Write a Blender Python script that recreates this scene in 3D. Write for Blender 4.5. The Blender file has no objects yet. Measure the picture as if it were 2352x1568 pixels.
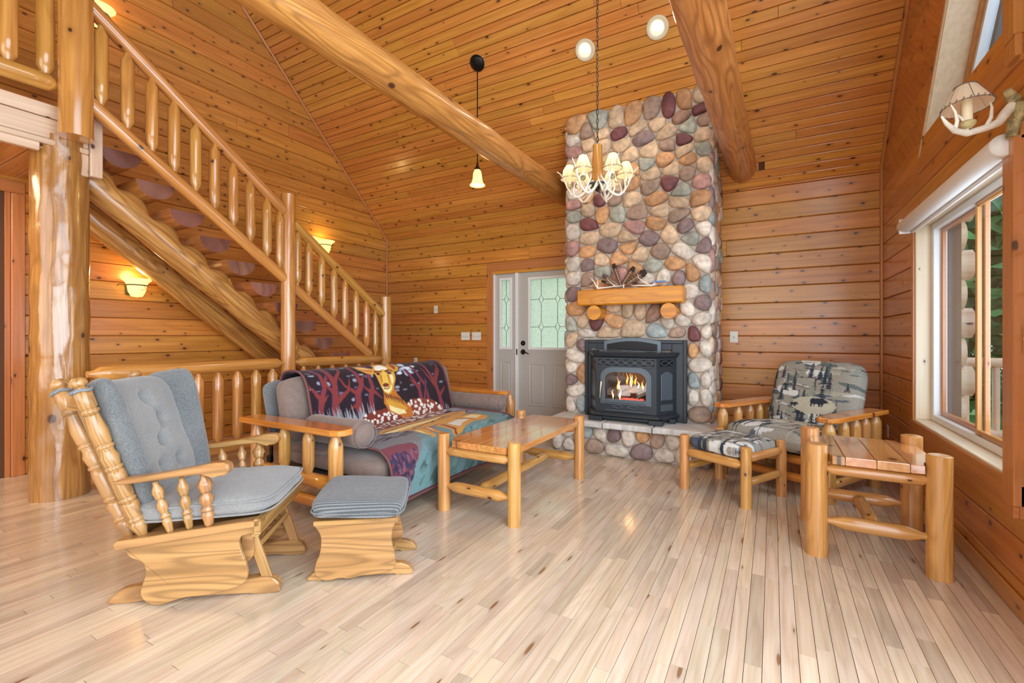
import bpy, math, random
import numpy as np
from mathutils import Vector, Matrix, noise, Euler
random.seed(7)
PI = math.pi
R = math.radians
C = bpy.context.scene.collection
sc = bpy.context.scene

# ------------------------------------------------------------------ camera, world, lights, exposure
cam = bpy.data.cameras.new('camera'); camo = bpy.data.objects.new('camera', cam); C.objects.link(camo)
cam.sensor_fit = 'HORIZONTAL'; cam.sensor_width = 36; cam.lens = 36*1050/2352
cam.shift_y = -13/2352; cam.clip_start = .05
camo.location = (0, 0, 1.17); camo.rotation_euler = (R(90), 0, R(29.7))
sc.camera = camo
sc.view_settings.view_transform = 'Standard'; sc.view_settings.look = 'None'
sc.view_settings.gamma = 1; sc.view_settings.use_curve_mapping = False
sc.view_settings.exposure = 0.26
w = bpy.data.worlds.new('world'); sc.world = w; w.use_nodes = True
nt = w.node_tree; nt.nodes.clear()
bg = nt.nodes.new('ShaderNodeBackground'); wo = nt.nodes.new('ShaderNodeOutputWorld')
bg.inputs[0].default_value = (.84, .92, 1, 1); bg.inputs[1].default_value = 1.7
nt.links.new(bg.outputs[0], wo.inputs[0])

def area(name, loc, rot, sx, sy, power, color):
    l = bpy.data.lights.new(name, 'AREA'); l.shape = 'RECTANGLE'; l.size = sx; l.size_y = sy
    l.energy = power; l.color = color
    o = bpy.data.objects.new(name, l); C.objects.link(o); o.location = loc; o.rotation_euler = rot
    return o
def point(name, loc, power, color, r=.03, parent=None):
    l = bpy.data.lights.new(name, 'POINT'); l.energy = power; l.color = color; l.shadow_soft_size = r
    o = bpy.data.objects.new(name, l); C.objects.link(o); o.location = loc
    if parent: o.parent = parent; o.location = Vector(loc)-parent.location
    return o
DAY = (.72, .86, 1); WARM = (1, .72, .38)
# daylight through the glazed gable beside and behind the camera, and through the visible window
area('daylight_low', (.90, -.55, 1.25), (0, R(90), 0), 2.1, 4.6, 185, DAY)
area('daylight_high', (.90, .6, 3.6), (0, R(78), 0), 2.2, 4.2, 120, DAY)
area('daylight_back', (-2.0, -3.3, 2.2), (R(90), 0, 0), 5.0, 3.2, 75, (1, .90, .76))
area('loft_lamps', (-4.95, -.3, 2.46), (0, 0, 0), .5, 1.6, 42, (1, .72, .42))
area('daylight_window', (1.26, 3.05, 1.3), (0, R(90), R(-12)), 1.3, 1.25, 30, DAY)
area('daylight_upper', (1.28, 3.05, 3.1), (0, R(90), R(-35)), 1.2, 1.1, 30, (1, .95, .88))

# ------------------------------------------------------------------ materials
def new_mat(name):
    m = bpy.data.materials.new(name); m.use_nodes = True
    n = m.node_tree.nodes; b = n['Principled BSDF']; return m, n, m.node_tree.links, b
def nd(n, typ, **kw):
    x = n.new('ShaderNode'+typ)
    for k, v in kw.items(): setattr(x, k, v)
    return x
def math_n(n, l, op, a, b=None, clamp=False):
    x = n.new('ShaderNodeMath'); x.operation = op; x.use_clamp = clamp
    for i, v in ((0, a), (1, b)):
        if v is None: continue
        if isinstance(v, (int, float)): x.inputs[i].default_value = v
        else: l.new(v, x.inputs[i])
    return x.outputs[0]
def mix_n(n, l, f, a, b, bt='MIX'):
    x = n.new('ShaderNodeMix'); x.data_type = 'RGBA'; x.blend_type = bt
    if isinstance(f, (int, float)): x.inputs[0].default_value = f
    else: l.new(f, x.inputs[0])
    for i, v in ((6, a), (7, b)):
        if isinstance(v, tuple): x.inputs[i].default_value = (*v[:3], 1)
        else: l.new(v, x.inputs[i])
    return x.outputs[2]
def map_n(n, l, v, fmin, fmax, tmin=0, tmax=1):
    x = n.new('ShaderNodeMapRange'); l.new(v, x.inputs[0])
    for i, q in enumerate((fmin, fmax, tmin, tmax)): x.inputs[i+1].default_value = q
    return x.outputs[0]

def wood(name, c1, c2, knots=.5, kscale=(4.5, 8.5), kr=.075, rough=.32, coat=.35, rings=.35, gs=(1.3, 16), bump=.12, tone=.2, knotc=(.09, .03, .012), blotch=0., blc=(.3, .1, .03), coarse=0., lines=55):
    m, n, l, b = new_mat(name)
    at = nd(n, 'Attribute', attribute_name='gc'); ar = nd(n, 'Attribute', attribute_name='rnd')
    off = nd(n, 'VectorMath', operation='SCALE'); off.inputs[0].default_value = (31.7, 17.3, 11.1); l.new(ar.outputs['Fac'], off.inputs['Scale'])
    p = nd(n, 'VectorMath', operation='ADD'); l.new(at.outputs['Vector'], p.inputs[0]); l.new(off.outputs[0], p.inputs[1])
    def scaled(s):
        x = nd(n, 'VectorMath', operation='MULTIPLY'); l.new(p.outputs[0], x.inputs[0]); x.inputs[1].default_value = s; return x.outputs[0]
    g1 = nd(n, 'TexNoise'); l.new(scaled((gs[0], gs[1]*2.6, gs[1]*2.6)), g1.inputs['Vector']); g1.inputs['Scale'].default_value = 1; g1.inputs['Detail'].default_value = 5
    wv = nd(n, 'TexNoise'); l.new(scaled((gs[0]*.5, gs[1]*.42, gs[1]*.42)), wv.inputs['Vector']); wv.inputs['Scale'].default_value = 1; wv.inputs['Detail'].default_value = 1.2; wv.inputs['Distortion'].default_value = .35
    f = map_n(n, l, g1.outputs[0], .34, .66)
    sn = math_n(n, l, 'SINE', math_n(n, l, 'ADD', math_n(n, l, 'MULTIPLY', wv.outputs[0], lines), math_n(n, l, 'MULTIPLY', g1.outputs[0], 2.5)))
    f2 = math_n(n, l, 'POWER', math_n(n, l, 'ADD', math_n(n, l, 'MULTIPLY', sn, .5), .5), 3.0)
    col = mix_n(n, l, f, c1, c2)
    col = mix_n(n, l, math_n(n, l, 'MULTIPLY', f2, rings), col, tuple(x*.62 for x in c2))
    if blotch:
        bl = nd(n, 'TexNoise'); l.new(scaled((2.2, 7, 7)), bl.inputs['Vector']); bl.inputs['Scale'].default_value = 1; bl.inputs['Detail'].default_value = 3; bl.inputs['Distortion'].default_value = 1.5
        col = mix_n(n, l, math_n(n, l, 'MULTIPLY', map_n(n, l, bl.outputs[0], .48, .62), blotch), col, blc)
    if knots:
        v = nd(n, 'TexVoronoi', voronoi_dimensions='2D'); l.new(scaled((kscale[0], kscale[1], 1)), v.inputs['Vector']); v.inputs['Scale'].default_value = 1
        sep = nd(n, 'SeparateColor'); l.new(v.outputs['Color'], sep.inputs[0])
        on = math_n(n, l, 'LESS_THAN', sep.outputs[0], knots)
        rad = map_n(n, l, sep.outputs[1], 0, 1, kr*.35, kr*1.25)
        q = math_n(n, l, 'DIVIDE', v.outputs['Distance'], rad)
        core = math_n(n, l, 'MULTIPLY', map_n(n, l, q, 1.15, .7), on)
        halo = math_n(n, l, 'MULTIPLY', map_n(n, l, q, 3.4, .8), on)
        col = mix_n(n, l, math_n(n, l, 'MULTIPLY', halo, .4), col, tuple(x*.55 for x in c2))
        col = mix_n(n, l, core, col, knotc)
    hsv = nd(n, 'HueSaturation'); l.new(col, hsv.inputs['Color'])
    l.new(map_n(n, l, ar.outputs['Fac'], 0, 1, 1-tone, 1+tone*.7), hsv.inputs['Value'])
    l.new(map_n(n, l, math_n(n, l, 'FRACT', math_n(n, l, 'MULTIPLY', ar.outputs['Fac'], 7.7)), 0, 1, .492, .508), hsv.inputs['Hue'])
    l.new(hsv.outputs[0], b.inputs['Base Color'])
    b.inputs['Roughness'].default_value = rough
    b.inputs['Coat Weight'].default_value = coat; b.inputs['Coat Roughness'].default_value = rough*.55
    bp = nd(n, 'Bump'); bp.inputs['Strength'].default_value = bump; bp.inputs['Distance'].default_value = .004
    h = g1.outputs[0]
    if coarse:
        cn = nd(n, 'TexNoise'); l.new(scaled((7, 16, 1)), cn.inputs['Vector']); cn.inputs['Scale'].default_value = 1; cn.inputs['Detail'].default_value = 4
        h = math_n(n, l, 'ADD', h, math_n(n, l, 'MULTIPLY', cn.outputs[0], coarse))
    l.new(h, bp.inputs['Height']); l.new(bp.outputs[0], b.inputs['Normal'])
    return m

def plain(name, col, rough=.5, metal=0, coat=0, bump=0, bscale=60, var=0, vscale=8, emit=None, estr=0, sheen=0, trans=0, sub=0):
    m, n, l, b = new_mat(name)
    b.inputs['Base Color'].default_value = (*col, 1); b.inputs['Roughness'].default_value = rough; b.inputs['Metallic'].default_value = metal
    b.inputs['Coat Weight'].default_value = coat
    if sheen: b.inputs['Sheen Weight'].default_value = sheen; b.inputs['Sheen Roughness'].default_value = .4
    if emit: b.inputs['Emission Color'].default_value = (*emit, 1); b.inputs['Emission Strength'].default_value = estr
    tc = nd(n, 'TexCoord')
    if bump:
        t = nd(n, 'TexNoise'); l.new(tc.outputs['Object'], t.inputs['Vector']); t.inputs['Scale'].default_value = bscale; t.inputs['Detail'].default_value = 5
        bp = nd(n, 'Bump'); bp.inputs['Strength'].default_value = bump; bp.inputs['Distance'].default_value = .01
        l.new(t.outputs[0], bp.inputs['Height']); l.new(bp.outputs[0], b.inputs['Normal'])
    if var:
        t = nd(n, 'TexNoise'); l.new(tc.outputs['Object'], t.inputs['Vector']); t.inputs['Scale'].default_value = vscale; t.inputs['Detail'].default_value = 5
        cc = mix_n(n, l, map_n(n, l, t.outputs[0], .35, .65), tuple(x*(1-var) for x in col), tuple(min(1, x*(1+var)) for x in col))
        l.new(cc, b.inputs['Base Color'])
    return m

def fabric(name, c1, c2, scale=90, rough=.95, sheen=.3, stripes=0, crease=.3):
    m, n, l, b = new_mat(name)
    tc = nd(n, 'TexCoord')
    t = nd(n, 'TexNoise'); l.new(tc.outputs['Object'], t.inputs['Vector']); t.inputs['Scale'].default_value = scale; t.inputs['Detail'].default_value = 4
    t2 = nd(n, 'TexNoise'); l.new(tc.outputs['Object'], t2.inputs['Vector']); t2.inputs['Scale'].default_value = 5; t2.inputs['Detail'].default_value = 3
    f = math_n(n, l, 'ADD', math_n(n, l, 'MULTIPLY', map_n(n, l, t.outputs[0], .3, .7), .6), math_n(n, l, 'MULTIPLY', map_n(n, l, t2.outputs[0], .3, .7), .4))
    col = mix_n(n, l, f, c1, c2); h = t.outputs[0]
    if stripes:
        sx = nd(n, 'SeparateXYZ'); l.new(tc.outputs['Object'], sx.inputs[0])
        q = math_n(n, l, 'ADD', sx.outputs[1], math_n(n, l, 'MULTIPLY', sx.outputs[2], .95))
        s1 = math_n(n, l, 'SINE', math_n(n, l, 'MULTIPLY', q, stripes))
        s2 = math_n(n, l, 'SINE', math_n(n, l, 'MULTIPLY', sx.outputs[0], stripes*1.6))
        r = map_n(n, l, s1, -.2, .7)
        col = mix_n(n, l, math_n(n, l, 'MULTIPLY', r, map_n(n, l, s2, -1, 0, .45, 1)), tuple(x*.42 for x in c1), col)
        h = math_n(n, l, 'ADD', h, math_n(n, l, 'MULTIPLY', r, 1.5))
    l.new(col, b.inputs['Base Color']); b.inputs['Roughness'].default_value = rough
    b.inputs['Sheen Weight'].default_value = sheen
    bp = nd(n, 'Bump'); bp.inputs['Strength'].default_value = crease; bp.inputs['Distance'].default_value = .004
    l.new(h, bp.inputs['Height']); l.new(bp.outputs[0], b.inputs['Normal'])
    return m

def vcol(name, rough=.8, sheen=0, noise_s=40, nv=.15, bump=.3, bs=60, dist=.006):
    m, n, l, b = new_mat(name)
    at = nd(n, 'Attribute', attribute_name='col')
    tc = nd(n, 'TexCoord'); t = nd(n, 'TexNoise'); l.new(tc.outputs['Object'], t.inputs['Vector']); t.inputs['Scale'].default_value = noise_s; t.inputs['Detail'].default_value = 6
    hs = nd(n, 'HueSaturation'); l.new(at.outputs['Color'], hs.inputs['Color']); l.new(map_n(n, l, t.outputs[0], .3, .7, 1-nv, 1+nv), hs.inputs['Value'])
    l.new(hs.outputs[0], b.inputs['Base Color']); b.inputs['Roughness'].default_value = rough; b.inputs['Sheen Weight'].default_value = sheen
    t2 = nd(n, 'TexNoise'); l.new(tc.outputs['Object'], t2.inputs['Vector']); t2.inputs['Scale'].default_value = bs; t2.inputs['Detail'].default_value = 4
    bp = nd(n, 'Bump'); bp.inputs['Strength'].default_value = bump; bp.inputs['Distance'].default_value = dist
    l.new(t2.outputs[0], bp.inputs['Height']); l.new(bp.outputs[0], b.inputs['Normal'])
    return m

M = {}
M['wall'] = wood('pine_wall_boards', (.68, .275, .050), (.52, .185, .028), knots=.62, kscale=(5.2, 9), kr=.085, rough=.30, coat=.3, rings=.22, gs=(1.1, 12), tone=.14)
M['ceil'] = wood('pine_ceiling_boards', (.72, .305, .062), (.58, .215, .036), knots=.42, kscale=(4.2, 10), kr=.085, rough=.27, coat=.4, rings=.2, gs=(1.1, 14), tone=.12)
M['dark'] = plain('board_backing', (.10, .035, .01), .8)
M['log'] = wood('varnished_log', (.66, .31, .075), (.50, .195, .038), knots=.6, kscale=(3.4, 4.2), kr=.06, rough=.2, coat=.8, rings=.3, gs=(1.5, 12), bump=.15, tone=.08)
M['biglog'] = wood('peeled_log_post', (.54, .265, .07), (.34, .14, .032), knots=.55, kscale=(2.2, 3.0), kr=.06, rough=.16, coat=.8, rings=.45, gs=(1.6, 20), bump=.4, tone=.02, blotch=.5, blc=(.34, .14, .035), coarse=3, lines=50)
M['beam'] = wood('ceiling_beam_log', (.68, .305, .075), (.48, .185, .04), knots=.45, kscale=(2.0, 3.0), kr=.055, rough=.34, coat=.25, rings=.7, gs=(1.8, 15), bump=.3, tone=.02, blotch=.35, blc=(.40, .15, .035), coarse=2, lines=75)
M['stringer'] = wood('stringer_log', (.66, .335, .09), (.46, .19, .042), knots=.4, kscale=(2.2, 3.4), kr=.05, rough=.25, coat=.6, rings=.7, gs=(1.6, 14), bump=.25, tone=.02, blotch=.3, lines=75)
M['endgrain'] = wood('redwood_end_grain', (.34, .135, .085), (.20, .07, .045), knots=.2, kscale=(8, 8), kr=.1, rough=.35, coat=.3, rings=.5, gs=(9, 9), tone=.15)
M['tread'] = wood('tread_log', (.52, .20, .05), (.36, .12, .03), knots=.2, rough=.3, coat=.4, tone=.1)
M['pale'] = wood('glare_pale_fir', (.74, .52, .36), (.64, .41, .26), knots=.5, kscale=(3, 6), kr=.06, rough=.35, coat=.2, rings=.12, tone=.07)  # daylight glare on the loft fascia is put into this pale colour
M['cedar'] = wood('varnished_cedar_furniture', (.70, .36, .105), (.54, .23, .055), knots=.65, kscale=(5, 7), kr=.07, rough=.25, coat=.5, rings=.35, gs=(2, 14), tone=.09)
M['cedar_red'] = wood('honey_cedar_arm', (.72, .27, .05), (.56, .17, .025), knots=.3, kscale=(4, 7), kr=.07, rough=.2, coat=.7, rings=.25, gs=(1.6, 14), tone=.05)
M['tabletop'] = wood('glossy_pine_tabletop', (.70, .32, .10), (.55, .22, .055), knots=.5, kscale=(3.5, 5), kr=.08, rough=.14, coat=1, rings=.3, gs=(1.6, 14), tone=.12)
M['oak'] = wood('golden_oak', (.53, .28, .10), (.39, .185, .058), knots=0, rough=.3, coat=.4, rings=.75, gs=(1.3, 16), tone=.06, lines=80)
M['mantel'] = wood('mantel_wood', (.78, .28, .010), (.60, .18, .006), knots=.15, kscale=(2.5, 4), kr=.1, rough=.32, coat=.15, rings=.4, gs=(1.6, 9), tone=.03)
M['floor'] = wood('hardwood_floor', (.66, .53, .40), (.57, .42, .285), knots=.16, kscale=(2.4, 13), kr=.09, rough=.19, coat=.45, rings=.22, gs=(2.2, 22), bump=.03, tone=.22, knotc=(.25, .13, .06), lines=45)
M['trim'] = wood('fir_trim', (.58, .24, .07), (.48, .18, .045), knots=.3, kscale=(3, 9), kr=.08, rough=.3, coat=.3, rings=.15, tone=.05)
M['cream'] = wood('cream_jamb', (.80, .66, .48), (.72, .56, .38), knots=.1, rough=.4, coat=.1, rings=.05, tone=.03)
M['stone'] = vcol('river_stone', rough=.62, noise_s=22, nv=.26, bump=.5, bs=38, dist=.012)
M['mortar'] = plain('mortar', (.50, .42, .34), .9, bump=.5, bscale=60, var=.12)
M['slab'] = plain('hearth_slab', (.60, .56, .51), .75, bump=.5, bscale=26, var=.12, vscale=9)
M['iron'] = plain('cast_iron', (.035, .042, .05), .38, metal=.3, bump=.06, bscale=220)
M['ironl'] = plain('cast_iron_trim', (.12, .15, .175), .34, metal=.5)
M['bronze'] = plain('dark_bronze', (.03, .022, .016), .38, metal=.7)
M['white'] = plain('white_paint', (.82, .80, .77), .4)
M['door'] = plain('taupe_door_paint', (.50, .47, .42), .42, bump=.04, bscale=40)
M['plate'] = plain('ivory_plate', (.82, .77, .64), .35)
M['slot'] = plain('dark_slot', (.08, .07, .06), .6)
M['vinyl'] = plain('vinyl', (.80, .82, .83), .4)
M['suede'] = fabric('taupe_suede', (.17, .115, .09), (.235, .165, .135), 26, sheen=.25, crease=.25)
M['gray'] = fabric('grey_chenille', (.16, .155, .15), (.29, .275, .255), 170, sheen=.4, crease=.8)
M['graydark'] = fabric('grey_chenille_wing', (.08, .088, .09), (.21, .205, .195), 150, sheen=.4, crease=.9)
M['cord'] = fabric('grey_corduroy', (.185, .19, .195), (.27, .27, .265), 150, sheen=.4, stripes=420, crease=.9)
M['piping'] = plain('mauve_binding', (.16, .06, .06), .8)
M['antler'] = plain('antler_bone', (.80, .72, .60), .45, var=.14, vscale=16)
M['antlerb'] = plain('antler_base', (.38, .30, .14), .6, var=.5, vscale=30, bump=.6, bscale=90)
M['candle'] = plain('candle_sleeve', (.86, .74, .52), .6)
M['black'] = plain('black_metal', (.012, .012, .013), .35, metal=.5)
M['cordtie'] = plain('grey_tie', (.20, .22, .25), .9)
M['copper'] = plain('rusty_chain', (.10, .05, .035), .5, metal=.7)
M['ash'] = plain('burnt_log', (.09, .065, .055), .95, bump=.9, bscale=40, var=.6, vscale=18)
M['bulb'] = plain('bulb_glow', (1, .9, .7), .5, emit=(1, .80, .50), estr=8)
M['lens'] = plain('downlight_glow', (1, .95, .85), .5, emit=(1, .90, .72), estr=9)
M['flame'] = plain('flame', (0, 0, 0), 1, emit=(1, .30, .045), estr=3.2)
M['flamec'] = plain('flame_core', (0, 0, 0), 1, emit=(1, .62, .25), estr=6)
M['ember'] = plain('embers', (.05, .01, .01), 1, emit=(1, .10, .06), estr=1.6)
M['grass'] = plain('lawn', (.10, .22, .05), .9, var=.4, vscale=3)
M['leaf'] = plain('foliage', (.09, .25, .07), .7, var=.5, vscale=2.2)
M['soffit'] = plain('soffit', (.30, .32, .36), .7)

def shade_mat(name, col, tr, estr=0, ecol=(1, .8, .5)):
    m, n, l, b = new_mat(name)
    n.remove(b); o = n['Material Output']
    d = nd(n, 'BsdfDiffuse'); d.inputs[0].default_value = (*col, 1)
    t = nd(n, 'BsdfTranslucent'); t.inputs[0].default_value = (*tr, 1)
    x = nd(n, 'MixShader'); x.inputs[0].default_value = .55; l.new(d.outputs[0], x.inputs[1]); l.new(t.outputs[0], x.inputs[2])
    out = x.outputs[0]
    if estr:
        e = nd(n, 'Emission'); e.inputs[0].default_value = (*ecol, 1); e.inputs[1].default_value = estr
        a = nd(n, 'AddShader'); l.new(out, a.inputs[0]); l.new(e.outputs[0], a.inputs[1]); out = a.outputs[0]
    l.new(out, o.inputs[0]); return m
M['shade'] = shade_mat('parchment_shade_lit', (.85, .72, .5), (.95, .78, .5), .14, (1, .78, .50))
M['shadeoff'] = shade_mat('parchment_shade', (.92, .80, .60), (.95, .8, .6))
M['glasslit'] = shade_mat('alabaster_glass_lit', (.9, .8, .5), (.95, .8, .45), .42, (1, .78, .38))
def pane(name, tint, gl=.12, rough=.0):
    m, n, l, b = new_mat(name); n.remove(b); o = n['Material Output']
    t = nd(n, 'BsdfTransparent'); t.inputs[0].default_value = (*tint, 1)
    g = nd(n, 'BsdfGlossy'); g.inputs['Roughness'].default_value = rough
    x = nd(n, 'MixShader'); x.inputs[0].default_value = gl
    l.new(t.outputs[0], x.inputs[1]); l.new(g.outputs[0], x.inputs[2]); l.new(x.outputs[0], o.inputs[0]); return m
M['pane'] = pane('window_pane', (.90, .94, .97), .10)
M['screen'] = pane('insect_screen', (.50, .54, .60), .06, .5)
def frosted():
    m, n, l, b = new_mat('textured_door_glass'); n.remove(b); o = n['Material Output']
    tc = nd(n, 'TexCoord'); v = nd(n, 'TexNoise'); l.new(tc.outputs['Object'], v.inputs['Vector']); v.inputs['Scale'].default_value = 150; v.inputs['Detail'].default_value = 2
    c = mix_n(n, l, map_n(n, l, v.outputs[0], .40, .54), (.62, .72, .60), (1, 1, .93))
    t = nd(n, 'BsdfTranslucent'); l.new(c, t.inputs[0])
    g = nd(n, 'BsdfGlossy'); g.inputs['Roughness'].default_value = .25
    x = nd(n, 'MixShader'); x.inputs[0].default_value = .06
    l.new(t.outputs[0], x.inputs[1]); l.new(g.outputs[0], x.inputs[2]); l.new(x.outputs[0], o.inputs[0]); return m
M['frost'] = frosted()
M['print'] = vcol('plush_print', rough=.95, sheen=.08, noise_s=180, nv=.22, bump=.6, bs=240, dist=.004)
M['tapestry'] = vcol('tapestry_print', rough=.9, sheen=.0, noise_s=260, nv=.3, bump=.4, bs=300, dist=.002)
M['feather'] = vcol('turkey_feather', rough=.8, noise_s=200, nv=.3, bump=.3, bs=200)

# ------------------------------------------------------------------ mesh helpers
def frame_of(d):
    d = d.normalized(); up = Vector((0, 0, 1)) if abs(d.z) < .9 else Vector((1, 0, 0))
    a = up.cross(d).normalized(); b = d.cross(a).normalized(); return d, a, b

class MB:
    def __init__(s): s.v = []; s.f = []; s.g = []; s.c = []; s.r = []; s.sm = []; s.rn = random.random()
    def add(s, vs, fs, gs=None, smooth=False, col=None, rn=None):
        o = len(s.v); s.v += [tuple(v) for v in vs]; s.f += [tuple(i+o for i in f) for f in fs]
        s.g += [tuple(g) for g in (gs if gs is not None else vs)]
        s.c += (col if isinstance(col, list) else [col or (1, 1, 1)]*len(vs)); s.r += [s.rn if rn is None else rn]*len(vs)
        s.sm += [smooth]*len(fs); return s
    def box(s, x0, x1, y0, y1, z0, z1, ax=None, bev=0, M_=None, rn=None):
        dx = (x1-x0, y1-y0, z1-z0)
        if ax is None: ax = max(range(3), key=lambda i: abs(dx[i]))
        o = [i for i in range(3) if i != ax]
        lo = (x0, y0, z0); hi = (x1, y1, z1); b = min(bev, min(abs(d) for d in dx)*.45)
        if b <= 0:
            vs = [(lo[0] if not i & 1 else hi[0], lo[1] if not i & 2 else hi[1], lo[2] if not i & 4 else hi[2]) for i in range(8)]
            fs = [(0, 2, 3, 1), (4, 5, 7, 6), (0, 1, 5, 4), (2, 6, 7, 3), (0, 4, 6, 2), (1, 3, 7, 5)]
        else:
            vs = []; idx = {}
            for i in range(8):
                cn = [lo[k] if not (i >> k) & 1 else hi[k] for k in range(3)]; sg = [1 if not (i >> k) & 1 else -1 for k in range(3)]
                for k in range(3):
                    p = [cn[j]+sg[j]*b for j in range(3)]; p[k] = cn[k]; idx[(i, k)] = len(vs); vs.append(tuple(p))
            fs = []
            for k in range(3):
                a, c = [j for j in range(3) if j != k]
                for side in (0, 1):
                    q = [(side << k) | (i1 << a) | (i2 << c) for i1, i2 in ((0, 0), (1, 0), (1, 1), (0, 1))]
                    f = [idx[(i, k)] for i in q]
                    flip = (side == 0) ^ (k == 1)
                    fs.append(tuple(reversed(f)) if flip else tuple(f))
            for k in range(3):
                a, c = [j for j in range(3) if j != k]
                for i1 in (0, 1):
                    for i2 in (0, 1):
                        i = (i1 << a) | (i2 << c); j = i | (1 << k)
                        fs.append((idx[(i, a)], idx[(i, c)], idx[(j, c)], idx[(j, a)]))
            for i in range(8): fs.append(tuple(idx[(i, k)] for k in range(3)))
        gs = [(v[ax], v[o[0]]+v[o[1]]*.7, v[o[1]]) for v in vs]
        if M_ is not None: vs = [M_ @ Vector(v) for v in vs]
        return s.add(vs, fs, gs, rn=rn)
    def tube(s, pts, rad, n=12, cap=True, wob=0, wseed=0, smooth=True, gscale=1, rn=None, col=None, ell=None, flat_caps=True):
        pts = [Vector(p) for p in pts]; m = len(pts)
        if isinstance(rad, (int, float)): rad = [rad]*m
        vs = []; gs = []; L = 0; prev = None
        for i, p in enumerate(pts):
            d = (pts[min(i+1, m-1)]-pts[max(i-1, 0)])
            if d.length < 1e-9: d = Vector((0, 0, 1))
            d.normalize()
            if prev is None: _, a, b = frame_of(d)
            else:
                a = prev-d*prev.dot(d)
                if a.length < 1e-6: _, a, b = frame_of(d)
                a.normalize(); b = d.cross(a)
            prev = a
            if i: L += (pts[i]-pts[i-1]).length
            for k in range(n):
                t = 2*PI*k/n; r = rad[i]
                if wob: r *= 1+wob*noise.noise(Vector((math.cos(t)*1.3+wseed, math.sin(t)*1.3, L*4.5+wseed*3)))+wob*.5*noise.noise(Vector((math.cos(t)*3+wseed, math.sin(t)*3, L*11)))
                e = ell or (1, 1)
                vs.append(p+a*(math.cos(t)*r*e[0])+b*(math.sin(t)*r*e[1])); gs.append((L*gscale, t*max(.03, rad[i]) if t < PI else (2*PI-t)*max(.03, rad[i])+5, 0))
        fs = [(i*n+k, i*n+(k+1) % n, (i+1)*n+(k+1) % n, (i+1)*n+k) for i in range(m-1) for k in range(n)]
        s.add(vs, fs, gs, smooth, rn=rn, col=col)
        if cap:
            o = len(s.v)-len(vs)
            for base, rev in ((0, True), ((m-1)*n, False)):
                ring = [vs[base+k] for k in range(n)]
                f = tuple(range(n)); f = tuple(reversed(f)) if rev else f
                cen = sum(ring, Vector())/n
                s.add(ring, [f], [((q-cen).dot(Vector((1, .3, .2)))*1.0, (q-cen).dot(Vector((0, .4, 1))), 0) for q in ring], False, rn=rn, col=col)
        return s
    def lathe(s, prof, org=(0, 0, 0), axis=(0, 0, 1), n=16, smooth=True, rn=None, closed=False):
        d, a, b = frame_of(Vector(axis)); org = Vector(org); vs = []; gs = []
        for z, r in prof:
            for k in range(n):
                t = 2*PI*k/n; vs.append(org+d*z+a*(math.cos(t)*r)+b*(math.sin(t)*r)); gs.append((z, (t if t < PI else 2*PI-t)*max(r, .02), 0))
        m = len(prof); fs = [(i*n+k, i*n+(k+1) % n, (i+1)*n+(k+1) % n, (i+1)*n+k) for i in range(m-1) for k in range(n)]
        if closed: fs += [tuple(reversed(range(n))), tuple(range((m-1)*n, m*n))]
        return s.add(vs, fs, gs, smooth, rn=rn)
    def prism(s, pts, h0, h1, fr, ax=0, smooth=False, rn=None, bev=0, col=None):
        # pts: 2D outline in the frame fr = (origin, U, V, N); extruded from h0 to h1 along N
        o, U, V, N = [Vector(q) for q in fr]; n = len(pts); vs = []; gs = []
        cx = sum(p[0] for p in pts)/n; cy = sum(p[1] for p in pts)/n
        lay = [(h0, 0), (h1, 0)] if not bev else [(h0, bev), (h0+math.copysign(bev, h1-h0), 0), (h1-math.copysign(bev, h1-h0), 0), (h1, bev)]
        for h, ins in lay:
            for i, (x, y) in enumerate(pts):
                if ins:
                    p0 = pts[i-1]; p1 = pts[(i+1) % n]; tx, ty = p1[0]-p0[0], p1[1]-p0[1]; q = math.hypot(tx, ty) or 1
                    nx, ny = -ty/q, tx/q
                    if nx*(cx-x)+ny*(cy-y) < 0: nx, ny = -nx, -ny
                    x, y = x+nx*ins, y+ny*ins
                vs.append(o+U*x+V*y+N*h); gs.append((x, y, h) if ax == 0 else (y, x, h))
        m = len(lay)
        fs = [tuple(reversed(range(n))), tuple(range((m-1)*n, m*n))]+[(j*n+i, j*n+(i+1) % n, (j+1)*n+(i+1) % n, (j+1)*n+i) for j in range(m-1) for i in range(n)]
        return s.add(vs, fs, gs, smooth, rn=rn, col=col)
    def grid(s, P, nu, nv, smooth=True, cols=None, wrap=False, rn=None):
        vs = [P(i/(nu-1), j/(nv-1)) for j in range(nv) for i in range(nu)]
        fs = [(j*nu+i, j*nu+i+1, (j+1)*nu+i+1, (j+1)*nu+i) for j in range(nv-1) for i in range(nu-1)]
        return s.add(vs, fs, [(i/(nu-1), j/(nv-1), 0) for j in range(nv) for i in range(nu)], smooth, col=cols, rn=rn)
    def build(s, name, mat, parent=None, offset=True, fix=True):
        me = bpy.data.meshes.new(name); me.from_pydata(s.v, [], s.f); me.update()
        a = me.attributes.new('gc', 'FLOAT_VECTOR', 'POINT'); a.data.foreach_set('vector', np.array(s.g, dtype=np.float32).ravel())
        a = me.attributes.new('rnd', 'FLOAT', 'POINT'); a.data.foreach_set('value', np.array(s.r, dtype=np.float32))
        a = me.attributes.new('col', 'FLOAT_COLOR', 'POINT'); a.data.foreach_set('color', np.array([(*c[:3], 1) for c in s.c], dtype=np.float32).ravel())
        me.polygons.foreach_set('use_smooth', s.sm)
        me.materials.append(mat)
        if fix:
            import bmesh
            bm = bmesh.new(); bm.from_mesh(me); bmesh.ops.recalc_face_normals(bm, faces=bm.faces); bm.to_mesh(me); bm.free()
        o = bpy.data.objects.new(name, me); C.objects.link(o)
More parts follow.
